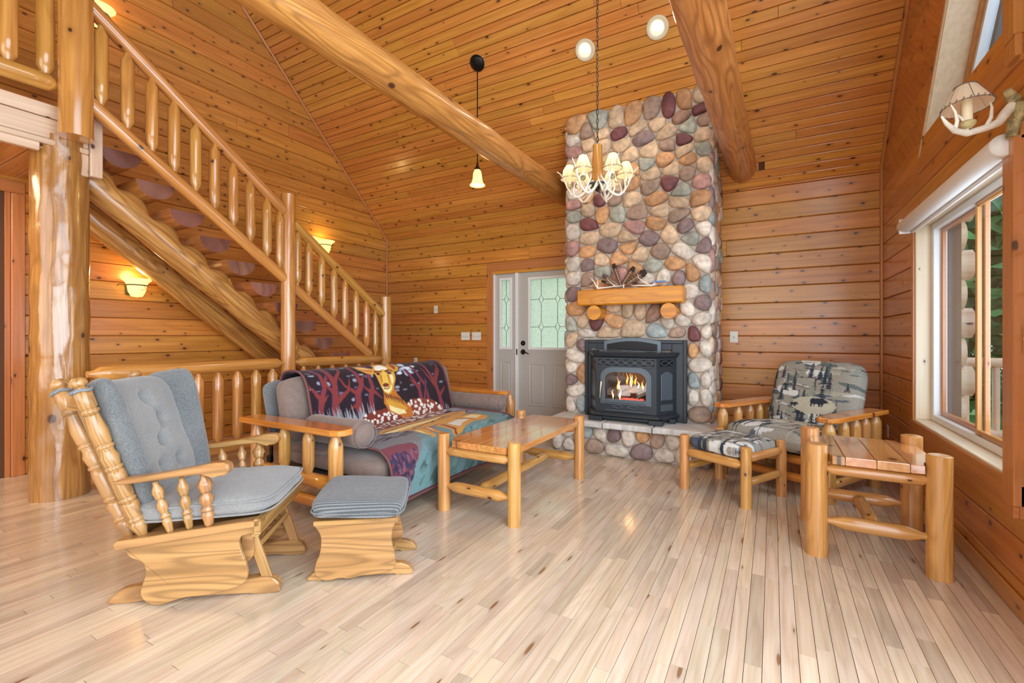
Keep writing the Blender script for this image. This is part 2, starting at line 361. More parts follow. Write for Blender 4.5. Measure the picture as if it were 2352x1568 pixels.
        if parent:
            o.parent = parent
            if parent.type == 'EMPTY' and offset and parent.get('_world', 0): o.location = -parent.location
        return o

def thing(name, label, cat, loc=(0, 0, 0), rz=0, group=None, world=True, kind=None):
    o = bpy.data.objects.new(name, None); C.objects.link(o); o.location = loc; o.rotation_euler = (0, 0, rz); o.empty_display_size = .05
    if label: o['label'] = label
    if cat: o['category'] = cat
    if group: o['group'] = group
    if kind: o['kind'] = kind
    if world: o['_world'] = 1
    return o
def tag(o, label=None, cat=None, group=None, kind=None):
    for k, v in (('label', label), ('category', cat), ('group', group), ('kind', kind)):
        if v: o[k] = v
    return o
def struct(o, label=None): o['kind'] = 'structure'; return o

def copy_tree(root, loc, rz=None, label=None):
    r = root.copy(); C.objects.link(r); r.location = loc
    if rz is not None: r.rotation_euler = (0, 0, rz)
    if label: r['label'] = label
    for ch in list(root.children):
        c = ch.copy(); C.objects.link(c); c.parent = r
        for g in ch.children:
            d = g.copy(); C.objects.link(d); d.parent = c
    return r

def lerp(a, b, t): return Vector(a)*(1-t)+Vector(b)*t
def log(m, p0, p1, r0, r1=None, seg=.12, n=14, wob=.05, cone=0, ten=.4, cone1=None, facet=False, ws=None):
    # a peeled log from p0 to p1; cone > 0 whittles the ends to a tenon of radius r*ten
    p0 = Vector(p0); p1 = Vector(p1); L = (p1-p0).length; r1 = r1 or r0; c1 = cone if cone1 is None else cone1
    ts = [0]; rs = [r0*ten if cone else r0]
    if cone: ts += [cone*.35/L, cone/L]; rs += [r0*ten, r0*.97]
    k = max(2, int(L/seg)); a = ts[-1]; b = 1-c1/L if c1 else 1
    for i in range(1, k+(0 if c1 else 1)):
        t = a+(b-a)*i/k; ts.append(t); rs.append(r0+(r1-r0)*t)
    if c1: ts += [1-c1/L, 1-c1*.35/L, 1]; rs += [r1*.97, r1*ten, r1*ten]
    m.tube([lerp(p0, p1, t) for t in ts], rs, n, wob=wob, wseed=random.random()*9 if ws is None else ws)
    return m

def rbox(cx, cy, cz, sx, sy, sz, p=6, nu=36, nv=20, q=None):
    # superellipsoid cushion (points of a rounded box); q is the exponent of the vertical profile
    vs = []; q = q or 3
    for j in range(nv+1):
        phi = -PI/2+PI*j/nv
        cp = math.copysign(abs(math.cos(phi))**(2/q), math.cos(phi)); sp = math.copysign(abs(math.sin(phi))**(2/q), math.sin(phi))
        for i in range(nu):
            t = 2*PI*i/nu; ct = math.copysign(abs(math.cos(t))**(2/p), math.cos(t)); st = math.copysign(abs(math.sin(t))**(2/p), math.sin(t))
            vs.append(Vector((cx+sx/2*cp*ct, cy+sy/2*cp*st, cz+sz/2*sp)))
    fs = [(j*nu+i, j*nu+(i+1) % nu, (j+1)*nu+(i+1) % nu, (j+1)*nu+i) for j in range(nv) for i in range(nu)]
    return vs, fs
def cushion(m, c, s, p=6, q=3, nu=48, nv=24, M_=None, wr=.008, ws=0, fn=None):
    vs, fs = rbox(*c, *s, p=p, q=q, nu=nu, nv=nv)
    out = []
    for v in vs:
        if fn: v = fn(v)
        if wr: v = v+Vector((noise.noise(v*7+Vector((ws, 0, 0))), noise.noise(v*7+Vector((0, ws, 5))), noise.noise(v*7+Vector((9, ws, 0)))))*wr
        out.append(M_ @ v if M_ else v)
    return m.add(out, fs, None, True)

# ------------------------------------------------------------------ room shell
X0, X1, YB, YN = -5.5, .92, 5.5, -3.6
EAVE = 2.73; RIDGE_Y = .4
def roof(y): return EAVE+(YB-y) if y > RIDGE_Y else EAVE+(YB-RIDGE_Y)-(RIDGE_Y-y)
BH = .1725; Z0 = 1.17-7*BH       # siding courses

def plank(parent, q, N, mat, th=.018, ch=.007, gap=.002, name='plank', rn=None):
    # q: four corners (a0, a1 along the lower edge, b1, b0 along the upper edge); chamfered long edges
    a0, a1, b1, b0 = [Vector(p) for p in q]; N = Vector(N)
    up = (b0-a0).normalized(); al = (a1-a0).normalized()
    a0 = a0+up*gap; a1 = a1+up*gap; b0 = b0-up*gap; b1 = b1-up*gap
    e = al*.0015; a0 = a0+e; b0 = b0+e; a1 = a1-e; b1 = b1-e
    base = [a0, a1, b1, b0]
    vs = base+[p+N*(th-ch) for p in base]+[a0+N*th+up*ch, a1+N*th+up*ch, b1+N*th-up*ch, b0+N*th-up*ch]
    fs = [(8, 9, 10, 11), (4, 5, 9, 8), (7, 11, 10, 6), (4, 8, 11, 7), (5, 6, 10, 9), (0, 1, 5, 4), (2, 3, 7, 6), (0, 4, 7, 3), (1, 2, 6, 5)]
    m = MB()
    if rn is not None: m.rn = rn
    m.add(vs, fs, [(v.dot(al), v.dot(up), 0) for v in vs]); return m.build(name, mat, parent, fix=False)

# floor ----------------------------------------------------------
fl_base = MB().box(X0-.4, X1+.3, YN-.1, YB+.3, -.12, -.02).build('floor', M['dark']); struct(fl_base)
strips = []
bw = .0572
nx = int((X1-X0+.3)/bw)
fwd = Vector((-math.sin(R(29.7)), math.cos(R(29.7))))
for i in range(nx+1):
    x = X1-.0+.02-bw*(i+1); y = YN-random.random()*1.2
    while y < YB:
        L = random.choice((.28, .4, .52, .66, .8, 1.0, 1.2))*random.uniform(.85, 1.1); y2 = min(y+L, YB+.02)
        if y2-y > .05: strips.append((x, max(y, YN), y2))
        y = y2
def visible_score(s):
    c = Vector((s[0]+bw/2, (s[1]+s[2])/2)); d = c.dot(fwd)
    if d < 1.2: 
        if s[2] < 1.0: return 99
        c = Vector((s[0], s[2])); d = c.dot(fwd)
        if d < 1.3: return 99
    lat = c.x*fwd.y-c.y*fwd.x*-1 if False else c.x*math.cos(R(29.7))+c.y*math.sin(R(29.7))
    if abs(lat/d) > 1.2: return 90+d
    return d - (s[2]-s[1])*.8
strips.sort(key=visible_score)
def strip_geo(m, s, rn):
    x, y0, y1 = s; g = .0004; h = random.uniform(-.0003, .0003)
    a, b, c, d = x+g, x+bw-g, y0+g, y1-g; e = .0007
    vs = [(a, c, -.006), (b, c, -.006), (b, d, -.006), (a, d, -.006), (a+e, c+e, h), (b-e, c+e, h), (b-e, d-e, h), (a+e, d-e, h)]
    m.add(vs, [(4, 5, 6, 7), (0, 1, 5, 4), (1, 2, 6, 5), (2, 3, 7, 6), (3, 0, 4, 7)], [(v[1], v[0], 0) for v in vs], rn=rn)
def srnd(): return min(1, max(0, random.gauss(.62, .22))) if random.random() > .06 else random.random()*.15
for s in strips[:300]:
    m = MB(); strip_geo(m, s, srnd()); m.build('floorboard', M['floor'], fl_base, fix=False)
m = MB()
for s in strips[300:]: strip_geo(m, s, srnd())
o = m.build('hardwood_strips', M['floor'], fl_base, fix=False); o['kind'] = 'stuff'

# back wall --------------------------------------------------------
wb = MB().box(X0-.3, -3.54, YB+.0, YB+.2, -.1, EAVE+.3).box(-3.54, -2.0, YB, YB+.2, 2.11, EAVE+.3).box(-2.0, X1+.3, YB, YB+.2, -.1, EAVE+.3).build('wall_back', M['dark']); struct(wb)
k = 0
while Z0+k*BH < EAVE+.05:
    za, zb = Z0+k*BH, Z0+(k+1)*BH; za_, zb_ = max(za, 0), min(zb, EAVE+.02)
    segs = [(X0, -3.54), (-2.0, X1)] if za < 2.0 else [(X0, X1)]
    if za < 2.11 < zb and False: pass
    for a, b in segs:
        cuts = [a]
        if b-a > 3 and random.random() < .6: cuts.append(a+random.uniform(1.2, b-a-1.2))
        cuts.append(b)
        for c0, c1 in zip(cuts, cuts[1:]):
            if za < 2.11 < zb and c0 > -3.6 and False: continue
            plank(wb, [(c0, YB, za_), (c1, YB, za_), (c1, YB, zb_), (c0, YB, zb_)], (0, -1, 0), M['wall'])
    k += 1
# left gable wall ---------------------------------------------------
wl = MB()
out = [(YN, -.1), (YB, -.1), (YB, EAVE), (RIDGE_Y, roof(RIDGE_Y)), (YN, roof(YN))]
wl.prism(out, 0, -.2, ((X0, 0, 0), (0, 1, 0), (0, 0, 1), (1, 0, 0)))
wl = wl.build('wall_left', M['dark']); struct(wl)
k = 0
while Z0+k*BH < 6.9:
    za, zb = max(0, Z0+k*BH), Z0+(k+1)*BH
    yl0 = 1.30 if za < 2.3 else .2
    y1a, y1b = min(YB, YB+EAVE-za), min(YB, YB+EAVE-zb)
    cut = random.uniform(2.2, 3.8) if y1b-yl0 > 3 and random.random() < .55 else None
    if cut:
        plank(wl, [(X0, yl0, za), (X0, cut, za), (X0, cut, zb), (X0, yl0, zb)], (1, 0, 0), M['wall'])
        plank(wl, [(X0, cut, za), (X0, y1a, za), (X0, y1b, zb), (X0, cut, zb)], (1, 0, 0), M['wall'])
    elif y1b-yl0 > .1: plank(wl, [(X0, yl0, za), (X0, y1a, za), (X0, y1b, zb), (X0, yl0, zb)], (1, 0, 0), M['wall'])
    if za < 2.3: pass
    k += 1
# right gable wall with the two windows -----------------------------
WY0, WY1, WZ0, WZ1 = 2.79, 4.385, .55, 1.985          # lower window opening
UY0, UY1, UZ0 = 2.79, 4.25, 2.425                      # upper window: far side rakes with the roof
def uy_at(z): return UY1-(z-UZ0)/1.25
TW = .24
wr = MB()
fr = ((X1, 0, 0), (0, 1, 0), (0, 0, 1), (1, 0, 0))
wr.prism([(WY1, -.1), (YB, -.1), (YB, EAVE), (WY1, roof(WY1))], 0.001, TW, fr)
wr.prism([(2.35, -.1), (WY1, -.1), (WY1, WZ0), (2.35, WZ0)], 0.001, TW, fr)
wr.prism([(2.35, WZ0), (WY0, WZ0), (WY0, roof(WY0)), (2.35, roof(2.35))], 0.001, TW, fr)
wr.prism([(WY0, WZ1), (WY1, WZ1), (WY1, UZ0), (WY0, UZ0)], 0.001, TW, fr)
wr.prism([(UY1, UZ0), (WY1, UZ0), (WY1, roof(WY1)), (uy_at(3.9), 3.9)], 0.001, TW, fr)
wr.prism([(WY0, 3.9), (uy_at(3.9), 3.9), (WY1, roof(WY1)), (WY0, roof(WY0))], 0.001, TW, fr)
wr = wr.build('wall_right', M['dark']); struct(wr)
k = 0
while Z0+k*BH < 5.6:
    za, zb = max(0, Z0+k*BH), Z0+(k+1)*BH
    y1a, y1b = min(YB, YB+EAVE-za), min(YB, YB+EAVE-zb)
    def rp(ya, yb, yb_up=None, ya_up=None, z0=za, z1=zb):
        if yb-ya > .02 and z1-z0 > .01: plank(wr, [(X1, ya, z0), (X1, yb, z0), (X1, yb if yb_up is None else yb_up, z1), (X1, ya if ya_up is None else ya_up, z1)], (-1, 0, 0), M['wall'])
    if zb <= WZ0+.001: rp(2.35, y1a, y1b)
    elif za < WZ0: rp(2.35, WY1-.0, z1=WZ0-.005); rp(WY1, y1a, y1b)
    elif za < WZ1: rp(WY1, y1a, y1b); rp(2.35, WY0)
    elif za < UZ0-.01: rp(2.35, y1a, y1b) if y1b > 2.4 else None
    elif za < 3.9:
        rp(max(WY0, uy_at(za)), y1a, y1b, max(WY0, uy_at(zb))); rp(2.35, WY0)
    else: rp(2.35, y1a, y1b)
    if za < WZ1 < zb: rp(WY0, WY1, z0=WZ1+.002, z1=zb)
    k += 1
# room behind the camera (glazed openings let the daylight in) -------
wn = MB().box(X0-.2, -4.6, YN-.15, YN, -.1, 4.3).box(.6, X1+.2, YN-.15, YN, -.1, 4.3).box(-4.6, .6, YN-.15, YN, -.1, .45).box(-4.6, .6, YN-.15, YN, 3.9, 4.4).build('wall_near', M['wall']); struct(wn)
wr2 = MB().prism([(YN, -.1), (-2.9, -.1), (-2.9, roof(-2.9)), (YN, roof(YN))], 0, TW, fr).prism([(1.78, -.1), (2.35, -.1), (2.35, roof(2.35)), (1.78, roof(1.78))], 0, TW, fr).prism([(-2.9, 2.33), (1.78, 2.33), (1.78, 2.46), (-2.9, 2.46)], 0, TW, fr).prism([(-2.9, 4.75), (1.78, 4.75), (1.78, roof(1.78)), (RIDGE_Y, roof(RIDGE_Y)), (-2.9, roof(-2.9))], 0, TW, fr).build('wall_side', M['wall']); struct(wr2)
# ceiling -------------------------------------------------------------
ce = MB()
S2 = math.sqrt(.5)
ce.prism([(X0-.3, EAVE-.0), (X1+.3, EAVE), (X1+.3, EAVE), (X0-.3, EAVE)][:0] or [(X0-.3, 0), (X1+.3, 0), (X1+.3, (YB-RIDGE_Y)/S2), (X0-.3, (YB-RIDGE_Y)/S2)], .02, .2, ((0, YB, EAVE), (1, 0, 0), (0, -S2, S2), (0, S2, S2)))
ce.prism([(X0-.3, 0), (X1+.3, 0), (X1+.3, (RIDGE_Y-YN+.2)/S2), (X0-.3, (RIDGE_Y-YN+.2)/S2)], 0, .2, ((0, RIDGE_Y, roof(RIDGE_Y)), (1, 0, 0), (0, -S2, -S2), (0, -S2, S2)))
ce = ce.build('ceiling', M['dark']); struct(ce)
CW = .0895
k = 0
while k*CW < (YB-RIDGE_Y)/S2:
    def cp(x, t): return (x, YB-t*S2, EAVE+t*S2+.018*math.sqrt(2))
    ta, tb = k*CW, min((k+1)*CW, (YB-RIDGE_Y)/S2)
    cuts = [X0]+sorted(random.uniform(-4.9, .2) for _ in range(random.choice((1, 2, 2))))+[X1]
    vis = ta < 5.6
    for a, b in zip(cuts, cuts[1:]):
        if b-a > .1: plank(ce, [cp(a, ta), cp(b, ta), cp(b, tb), cp(a, tb)], (0, -S2, -S2), M['ceil'], th=.018, ch=.006)
    k += 1
m = MB(); m.add([(X0, RIDGE_Y, roof(RIDGE_Y)), (X1, RIDGE_Y, roof(RIDGE_Y)), (X1, YN, roof(YN)), (X0, YN, roof(YN))], [(0, 1, 2, 3)]); m.build('far_slope', M['ceil'], ce)
# corner mouldings ------------------------------------------------------
def moulding(name, a, b, r=.016, mat='trim'):
    o = MB().tube([a, b], r, 8, smooth=True).build(name, M[mat]); return struct(o)
moulding('trim_1', (X0+.026, YB-.026, 0), (X0+.026, YB-.026, EAVE), .017)
moulding('trim_2', (X1-.026, YB-.026, 0), (X1-.026, YB-.026, EAVE), .017)
moulding('trim_3', (X0+.028, YB-.0, EAVE-.02), (X0+.028, RIDGE_Y, roof(RIDGE_Y)-.02), .02)
moulding('trim_4', (X1-.028, YB-.0, EAVE-.02), (X1-.028, RIDGE_Y, roof(RIDGE_Y)-.02), .02)

# ------------------------------------------------------------------ door with its sidelight
dr = thing('door_1', None, None, (-2.75, YB, 0), kind='structure')
def bx(*a, mat, name, parent, bev=.003, ax=None, **k): return MB().box(*a, bev=bev, ax=ax).build(name, M[mat], parent)
yd = YB
m = MB().box(-3.54, -3.435, yd-.022, yd, 0, 2.13, bev=.004); m.build('casing', M['trim'], dr)
m = MB().box(-2.10, -2.0, yd-.022, yd, 0, 2.13, bev=.004); m.build('casing', M['trim'], dr)
m = MB().box(-3.54, -2.0, yd-.026, yd, 2.085, 2.20, bev=.004, ax=0); m.build('casing', M['trim'], dr)
m = MB()
for a, b in ((-3.435, -3.41), (-3.085, -3.035), (-2.125, -2.10)): m.box(a, b, yd-.012, yd+.10, .02, 2.085, bev=.003)
m.box(-3.435, -2.10, yd-.012, yd+.10, 2.06, 2.085, bev=.003); m.build('jamb', M['white'], dr)
MB().box(-3.435, -2.10, yd-.05, yd+.12, 0, .022, bev=.004).build('threshold', M['bronze'], dr)
def door_leaf(parent, x0, x1, gx0, gx1, gz0, gz1, panels, name):
    m = MB(); y0, y1 = yd+.018, yd+.06
    z0, z1 = .025, 2.06
    m.box(x0, gx0, y0, y1, z0, z1); m.box(gx1, x1, y0, y1, z0, z1)
    m.box(gx0, gx1, y0, y1, gz1, z1); m.box(gx0, gx1, y0, y1, z0, gz0)
    leaf = m.build(name, M['door'], parent)
    for a, b, c, d in panels:
        p = MB(); N = (0, -1, 0)
        def ring(i, h): return [(a+i, yd+.018-h, c+i), (b-i, yd+.018-h, c+i), (b-i, yd+.018-h, d-i), (a+i, yd+.018-h, d-i)]
        lv = [ring(0, 0), ring(.008, .007), ring(.018, .007), ring(.03, -.006+.007), ring(.055, .008)]
        vs = sum(lv, []); fs = [(16, 17, 18, 19)]+[(j*4+i, j*4+(i+1) % 4, (j+1)*4+(i+1) % 4, (j+1)*4+i) for j in range(4) for i in range(4)]
        p.add(vs, fs); p.build('raised_panel', M['door'], leaf)
    f = MB(); t = .035
    for q in ((gx0-.012, gx0+t-.012, gz0-.02, gz1+.02), (gx1-t+.012, gx1+.012, gz0-.02, gz1+.02)): f.box(q[0], q[1], yd-.002, yd+.02, q[2], q[3], bev=.006)
    for q in ((gx0+t-.012, gx1-t+.012, gz0-.02, gz0+.015), (gx0+t-.012, gx1-t+.012, gz1-.015, gz1+.02)): f.box(q[0], q[1], yd-.002, yd+.02, q[2], q[3], bev=.006, ax=0)
    f.build('glass_frame', M['white'], leaf)
    g = MB(); g.box(gx0+.01, gx1-.01, yd+.03, yd+.036, gz0, gz1); pn = g.build('pane', M['frost'], leaf)
    return leaf
def came(leaf, xs, zs, gx0, gx1, gz0, gz1, dw=.035, dh=.065):
    m = MB(); r = .0035; y = yd+.026
    for x in xs:
        pts = [gz0]
        for z in zs: pts += [z-dh, z+dh]
        pts.append(gz1)
        for a, b in zip(pts[::2], pts[1::2]): m.tube([(x, y, a), (x, y, b)], r, 6)
    for z in zs:
        px = [gx0]
        for x in xs: px += [x-dw, x+dw]
        px.append(gx1)
        for a, b in zip(px[::2], px[1::2]): m.tube([(a, y, z), (b, y, z)], r, 6)
        for x in xs: m.tube([(x-dw, y, z), (x, y, z+dh), (x+dw, y, z), (x, y, z-dh), (x-dw, y, z)], r, 6)
    m.build('lead_came', M['slot'], leaf)
L1 = door_leaf(dr, -3.41, -3.085, -3.335, -3.15, 1.0, 1.96, [(-3.345, -3.145, .22, .82)], 'sidelight')
came(L1, [-3.243], [1.28, 1.68], -3.325, -3.16, 1.0, 1.96)
L2 = door_leaf(dr, -3.035, -2.125, -2.88, -2.28, 1.0, 1.945, [(-2.89, -2.62, .22, .80), (-2.52, -2.27, .22, .80)], 'door_slab')
came(L2, [-2.70, -2.46], [1.29, 1.66], -2.87, -2.29, 1.0, 1.945)
m = MB().lathe([(0, .0), (0, .033), (.008, .035), (.014, .022), (.03, .018), (.03, 0)], (-2.97, yd+.018, 1.07), (0, -1, 0), 20); m.build('deadbolt', M['bronze'], L2)
m = MB().lathe([(0, .0), (0, .034), (.008, .036), (.015, .02), (.05, .014), (.052, 0)], (-2.97, yd+.018, .95), (0, -1, 0), 20)
m.tube([(-2.97, yd-.03, .95), (-2.94, yd-.04, .953), (-2.90, yd-.04, .945), (-2.86, yd-.035, .925)], [.011, .010, .008, .006], 10); m.build('door_handle', M['bronze'], L2)
MB().box(-3.06, -3.045, yd-.02, yd-.011, .91, .99, bev=.002).build('latch_plate', M['bronze'], L2)

# ------------------------------------------------------------------ windows in the right wall
def ybx(m, y0, y1, z0, z1, xa, xb, bev=.004, ax=None): return m.box(X1+xa, X1+xb, y0, y1, z0, z1, bev=bev, ax=ax)
w1 = thing('window_1', None, None, (X1, 3.66, 1.2), kind='structure')
ybx(MB(), WY0-.105, WY0+.005, WZ0-.09, WZ1+.02, -.05, 0, ax=2).build('casing', M['trim'], w1)
ybx(MB(), WY1, WY1+.045, WZ0-.10, WZ1+.1, -.026, 0, ax=2).build('casing', M['trim'], w1)
ybx(MB(), WY0-.105, WY1+.045, WZ1, WZ1+.10, -.030, 0, ax=1).build('casing', M['trim'], w1)
ybx(MB(), WY0-.105, WY1+.045, WZ0-.14, WZ0-.0, -.030, 0, ax=1).build('casing', M['trim'], w1)
ybx(MB(), WY0-.105, WY0-.0, WZ0-.14, WZ0-.09, -.05, -.03, ax=1).build('casing', M['trim'], w1)
ybx(MB(), WY0, WY1, WZ0-.004, WZ0+.012, -.022, .15, ax=1).build('window_sill', M['cream'], w1)
ybx(MB(), WY1-.014, WY1, WZ0+.012, WZ1, -.012, .15, ax=2).build('jamb', M['cream'], w1)
ybx(MB(), WY0, WY0+.014, WZ0+.012, WZ1, -.012, .15, ax=2).build('jamb', M['cream'], w1)
ybx(MB(), WY0+.014, WY1-.014, WZ1-.014, WZ1, -.012, .15, ax=1).build('jamb', M['cream'], w1)
f = MB()
a0, a1, b0, b1 = WY0+.014, WY1-.014, WZ0+.012, WZ1-.014
for q in ((a0, a0+.05, b0, b1), (a1-.05, a1, b0, b1)): ybx(f, *q, .075, .15)
for q in ((a0+.05, a1-.05, b0, b0+.045), (a0+.05, a1-.05, b1-.045, b1)): ybx(f, *q, .075, .15, ax=1)
f.build('window_frame', M['vinyl'], w1)
def sash(par, y0, y1, z0, z1, xa, xb, mat='trim', t=.035, glass='pane'):
    s_ = MB()
    for q in ((y0, y0+t, z0, z1), (y1-t, y1, z0, z1)): ybx(s_, *q, xa, xb)
    for q in ((y0+t, y1-t, z0, z0+t*1.3), (y0+t, y1-t, z1-t, z1)): ybx(s_, *q, xa, xb, ax=1)
    so = s_.build('sash', M[mat], par)
    ybx(MB(), y0+t-.005, y1-t+.005, z0+t, z1-t+.005, (xa+xb)/2-.003, (xa+xb)/2+.003, bev=0).build('pane', M[glass], so)
    return so
sash(w1, 3.55, a1-.05, b0+.045, b1-.045, .115, .14, t=.026)
sash(w1, a0+.02, 3.585, b0+.045, b1-.045, .085, .11, t=.024)
# roller blind rolled up at the head
bl = thing('roller_blind', 'white fabric roller blind rolled up above the big slider window', 'blind', (X1-.04, 3.66, 2.0))
MB().lathe([(0, 0), (0, .045), (.01, .048), (1.70, .048), (1.71, .045), (1.71, 0)], (X1-.062, 2.73, 1.985), (0, 1, 0), 24).build('fabric_roll', M['white'], bl)
MB().box(X1-.10, X1-.03, 4.40, 4.42, 1.93, 2.04, bev=.004).build('bracket', M['white'], bl)
MB().box(X1-.035, X1-.015, 2.80, 4.38, 1.925, 1.95, bev=.005).build('hem_bar', M['white'], bl)
# upper trapezoid window
w2 = thing('window_2', None, None, (X1, 3.6, 3.0), kind='structure')
zt = 3.9
def rake(m, off0, off1, xa, xb, z0=UZ0, z1=zt):
    d = math.hypot(1, 1/1.25)
    return m.prism([(UY1-off0*d, z0), (UY1-off1*d, z0), (uy_at(z1)-off1*d, z1), (uy_at(z1)-off0*d, z1)], xa, xb, fr, ax=1)
rake(MB(), -.028, 0, -.02, 0).build('casing', M['cream'], w2)
rake(MB(), 0, .014, -.012, .2).build('jamb', M['cream'], w2)
rake(MB(), .014, .05, .13, .2).build('window_frame', M['trim'], w2)
rake(MB(), .05, .085, .15, .2).build('sash', M['vinyl'], w2)
ybx(MB(), WY0-.10, UY1-.0, UZ0-.11, UZ0, -.028, 0, ax=1).build('casing', M['trim'], w2)
ybx(MB(), WY0-.105, WY0+.005, UZ0-.0, 3.95, -.05, 0, ax=2).build('casing', M['trim'], w2)
ybx(MB(), WY0-.105, WY0-.0, UZ0-.09, UZ0, -.045, -.02, ax=2).build('casing', M['trim'], w2)
ybx(MB(), WY0, UY1-.0, UZ0, UZ0+.012, -.01, .2, ax=1).build('window_sill', M['cream'], w2)
ybx(MB(), WY0, WY0+.014, UZ0+.012, zt, -.01, .2, ax=2).build('jamb', M['cream'], w2)
MB().prism([(WY0+.014, UZ0+.03), (UY1-.12, UZ0+.03), (uy_at(zt)-.12, zt), (WY0+.014, zt)], .165, .17, fr).build('pane', M['pane'], w2)
MB().prism([(WY0+.014, UZ0+.03), (UY1-.12, UZ0+.03), (uy_at(zt)-.12, zt), (WY0+.014, zt)], .19, .192, fr).build('screen', M['screen'], w2)

# ------------------------------------------------------------------ outdoors seen through the windows
gr = MB().box(-30, 40, -20, 45, -1.5, -1.4).build('lawn', M['grass']); tag(gr, 'green lawn outside the windows', 'ground', kind='structure')
dk = thing('deck', 'pale deck boards and log railing outside the slider window', 'deck', (2.2, 3.5, 0))
m = MB()
for i in range(26): m.box(X1+.26+i*.145, X1+.40+i*.145, 1.2, 7.0, -.06, -.02, ax=1)
m.build('deck_boards', M['pale'], dk)
log(MB(), (1.2, 6.8, .88), (4.6, 6.8, .88), .055).build('rail', M['pale'], dk)
log(MB(), (1.2, 6.8, .12), (4.6, 6.8, .12), .05).build('rail', M['pale'], dk)
for i in range(14): log(MB(), (1.35+i*.24, 6.8, .12), (1.35+i*.24, 6.8, .88), .032).build('baluster', M['pale'], dk)
lw = thing('log_wing_wall', 'stacked pale log ends of the house outside the window', 'wall', (1.75, 4.9, 0))
for i in range(14): log(MB(), (X1+.26, 5.05, .10+i*.235), (X1+.42+(.05 if i % 2 else 0), 5.05, .10+i*.235), .122, n=16).build('log_end', M['pale'], lw)
ev = MB().prism([(-1.0, 0), (2.6, 0), (2.6, .1), (-1.0, .1)], 0, 2.2, ((X1+TW, 3.1, 4.6), (0, S2, -S2), (0, S2, S2), (1, 0, 0))).build('eave_soffit', M['soffit']); tag(ev, 'grey soffit boards under the outer eave', 'soffit', kind='structure')
def tree(x, y, h, rr, label, n=2200):
    t = thing('leafy_tree', label, 'tree', (x, y, -1.4), group='trees beyond the deck')
    log(MB(), (x, y, -1.4), (x, y, -1.4+h*.7), .13, .05, n=8).build('trunk', M['ash'], t)
    m = MB()
    for i in range(n):
        u = Vector((random.gauss(0, 1), random.gauss(0, 1), random.gauss(0, 1))).normalized()*random.random()**.4
        c = Vector((x+u.x*rr, y+u.y*rr, -1.4+h*.58+u.z*h*.46)); a = Vector((random.gauss(0, 1), random.gauss(0, 1), random.gauss(0, 1))).normalized(); b = a.orthogonal().normalized(); s_ = random.uniform(.12, .28)
        m.add([c-a*s_, c+b*s_*.5, c+a*s_, c-b*s_*.5], [(0, 1, 2, 3)])
    m.build('foliage', M['leaf'], t)
for q in ((3.3, 10.0, 7.5, 1.7, 'broad green tree nearest beyond the deck railing'), (5.2, 13, 9, 2.4, 'taller green tree behind the nearest tree by the deck'), (2.6, 14.5, 8, 2.2, 'green tree left of the others outside the window'), (7.5, 9.5, 8.5, 2.4, 'green tree farthest right beyond the deck')): tree(*q)

# ------------------------------------------------------------------ ceiling beams
for nm, p0, p1, r, lb in (('a', (-2.27, -1.2, 2.95), (-2.27, 5.42, 2.93), .122, 'long peeled log beam crossing from upper left to the chimney'),
                          ('b', (-.43, -1.2, 2.95), (-.275, 5.42, 2.92), .128, 'peeled log beam right of the chimney, running overhead')):
    m = MB(); log(m, p0, p1, r, r, seg=.09, n=32, wob=.09); o = m.build('ceiling_beam', M['beam']); tag(o, lb, 'beam', 'ceiling beams')

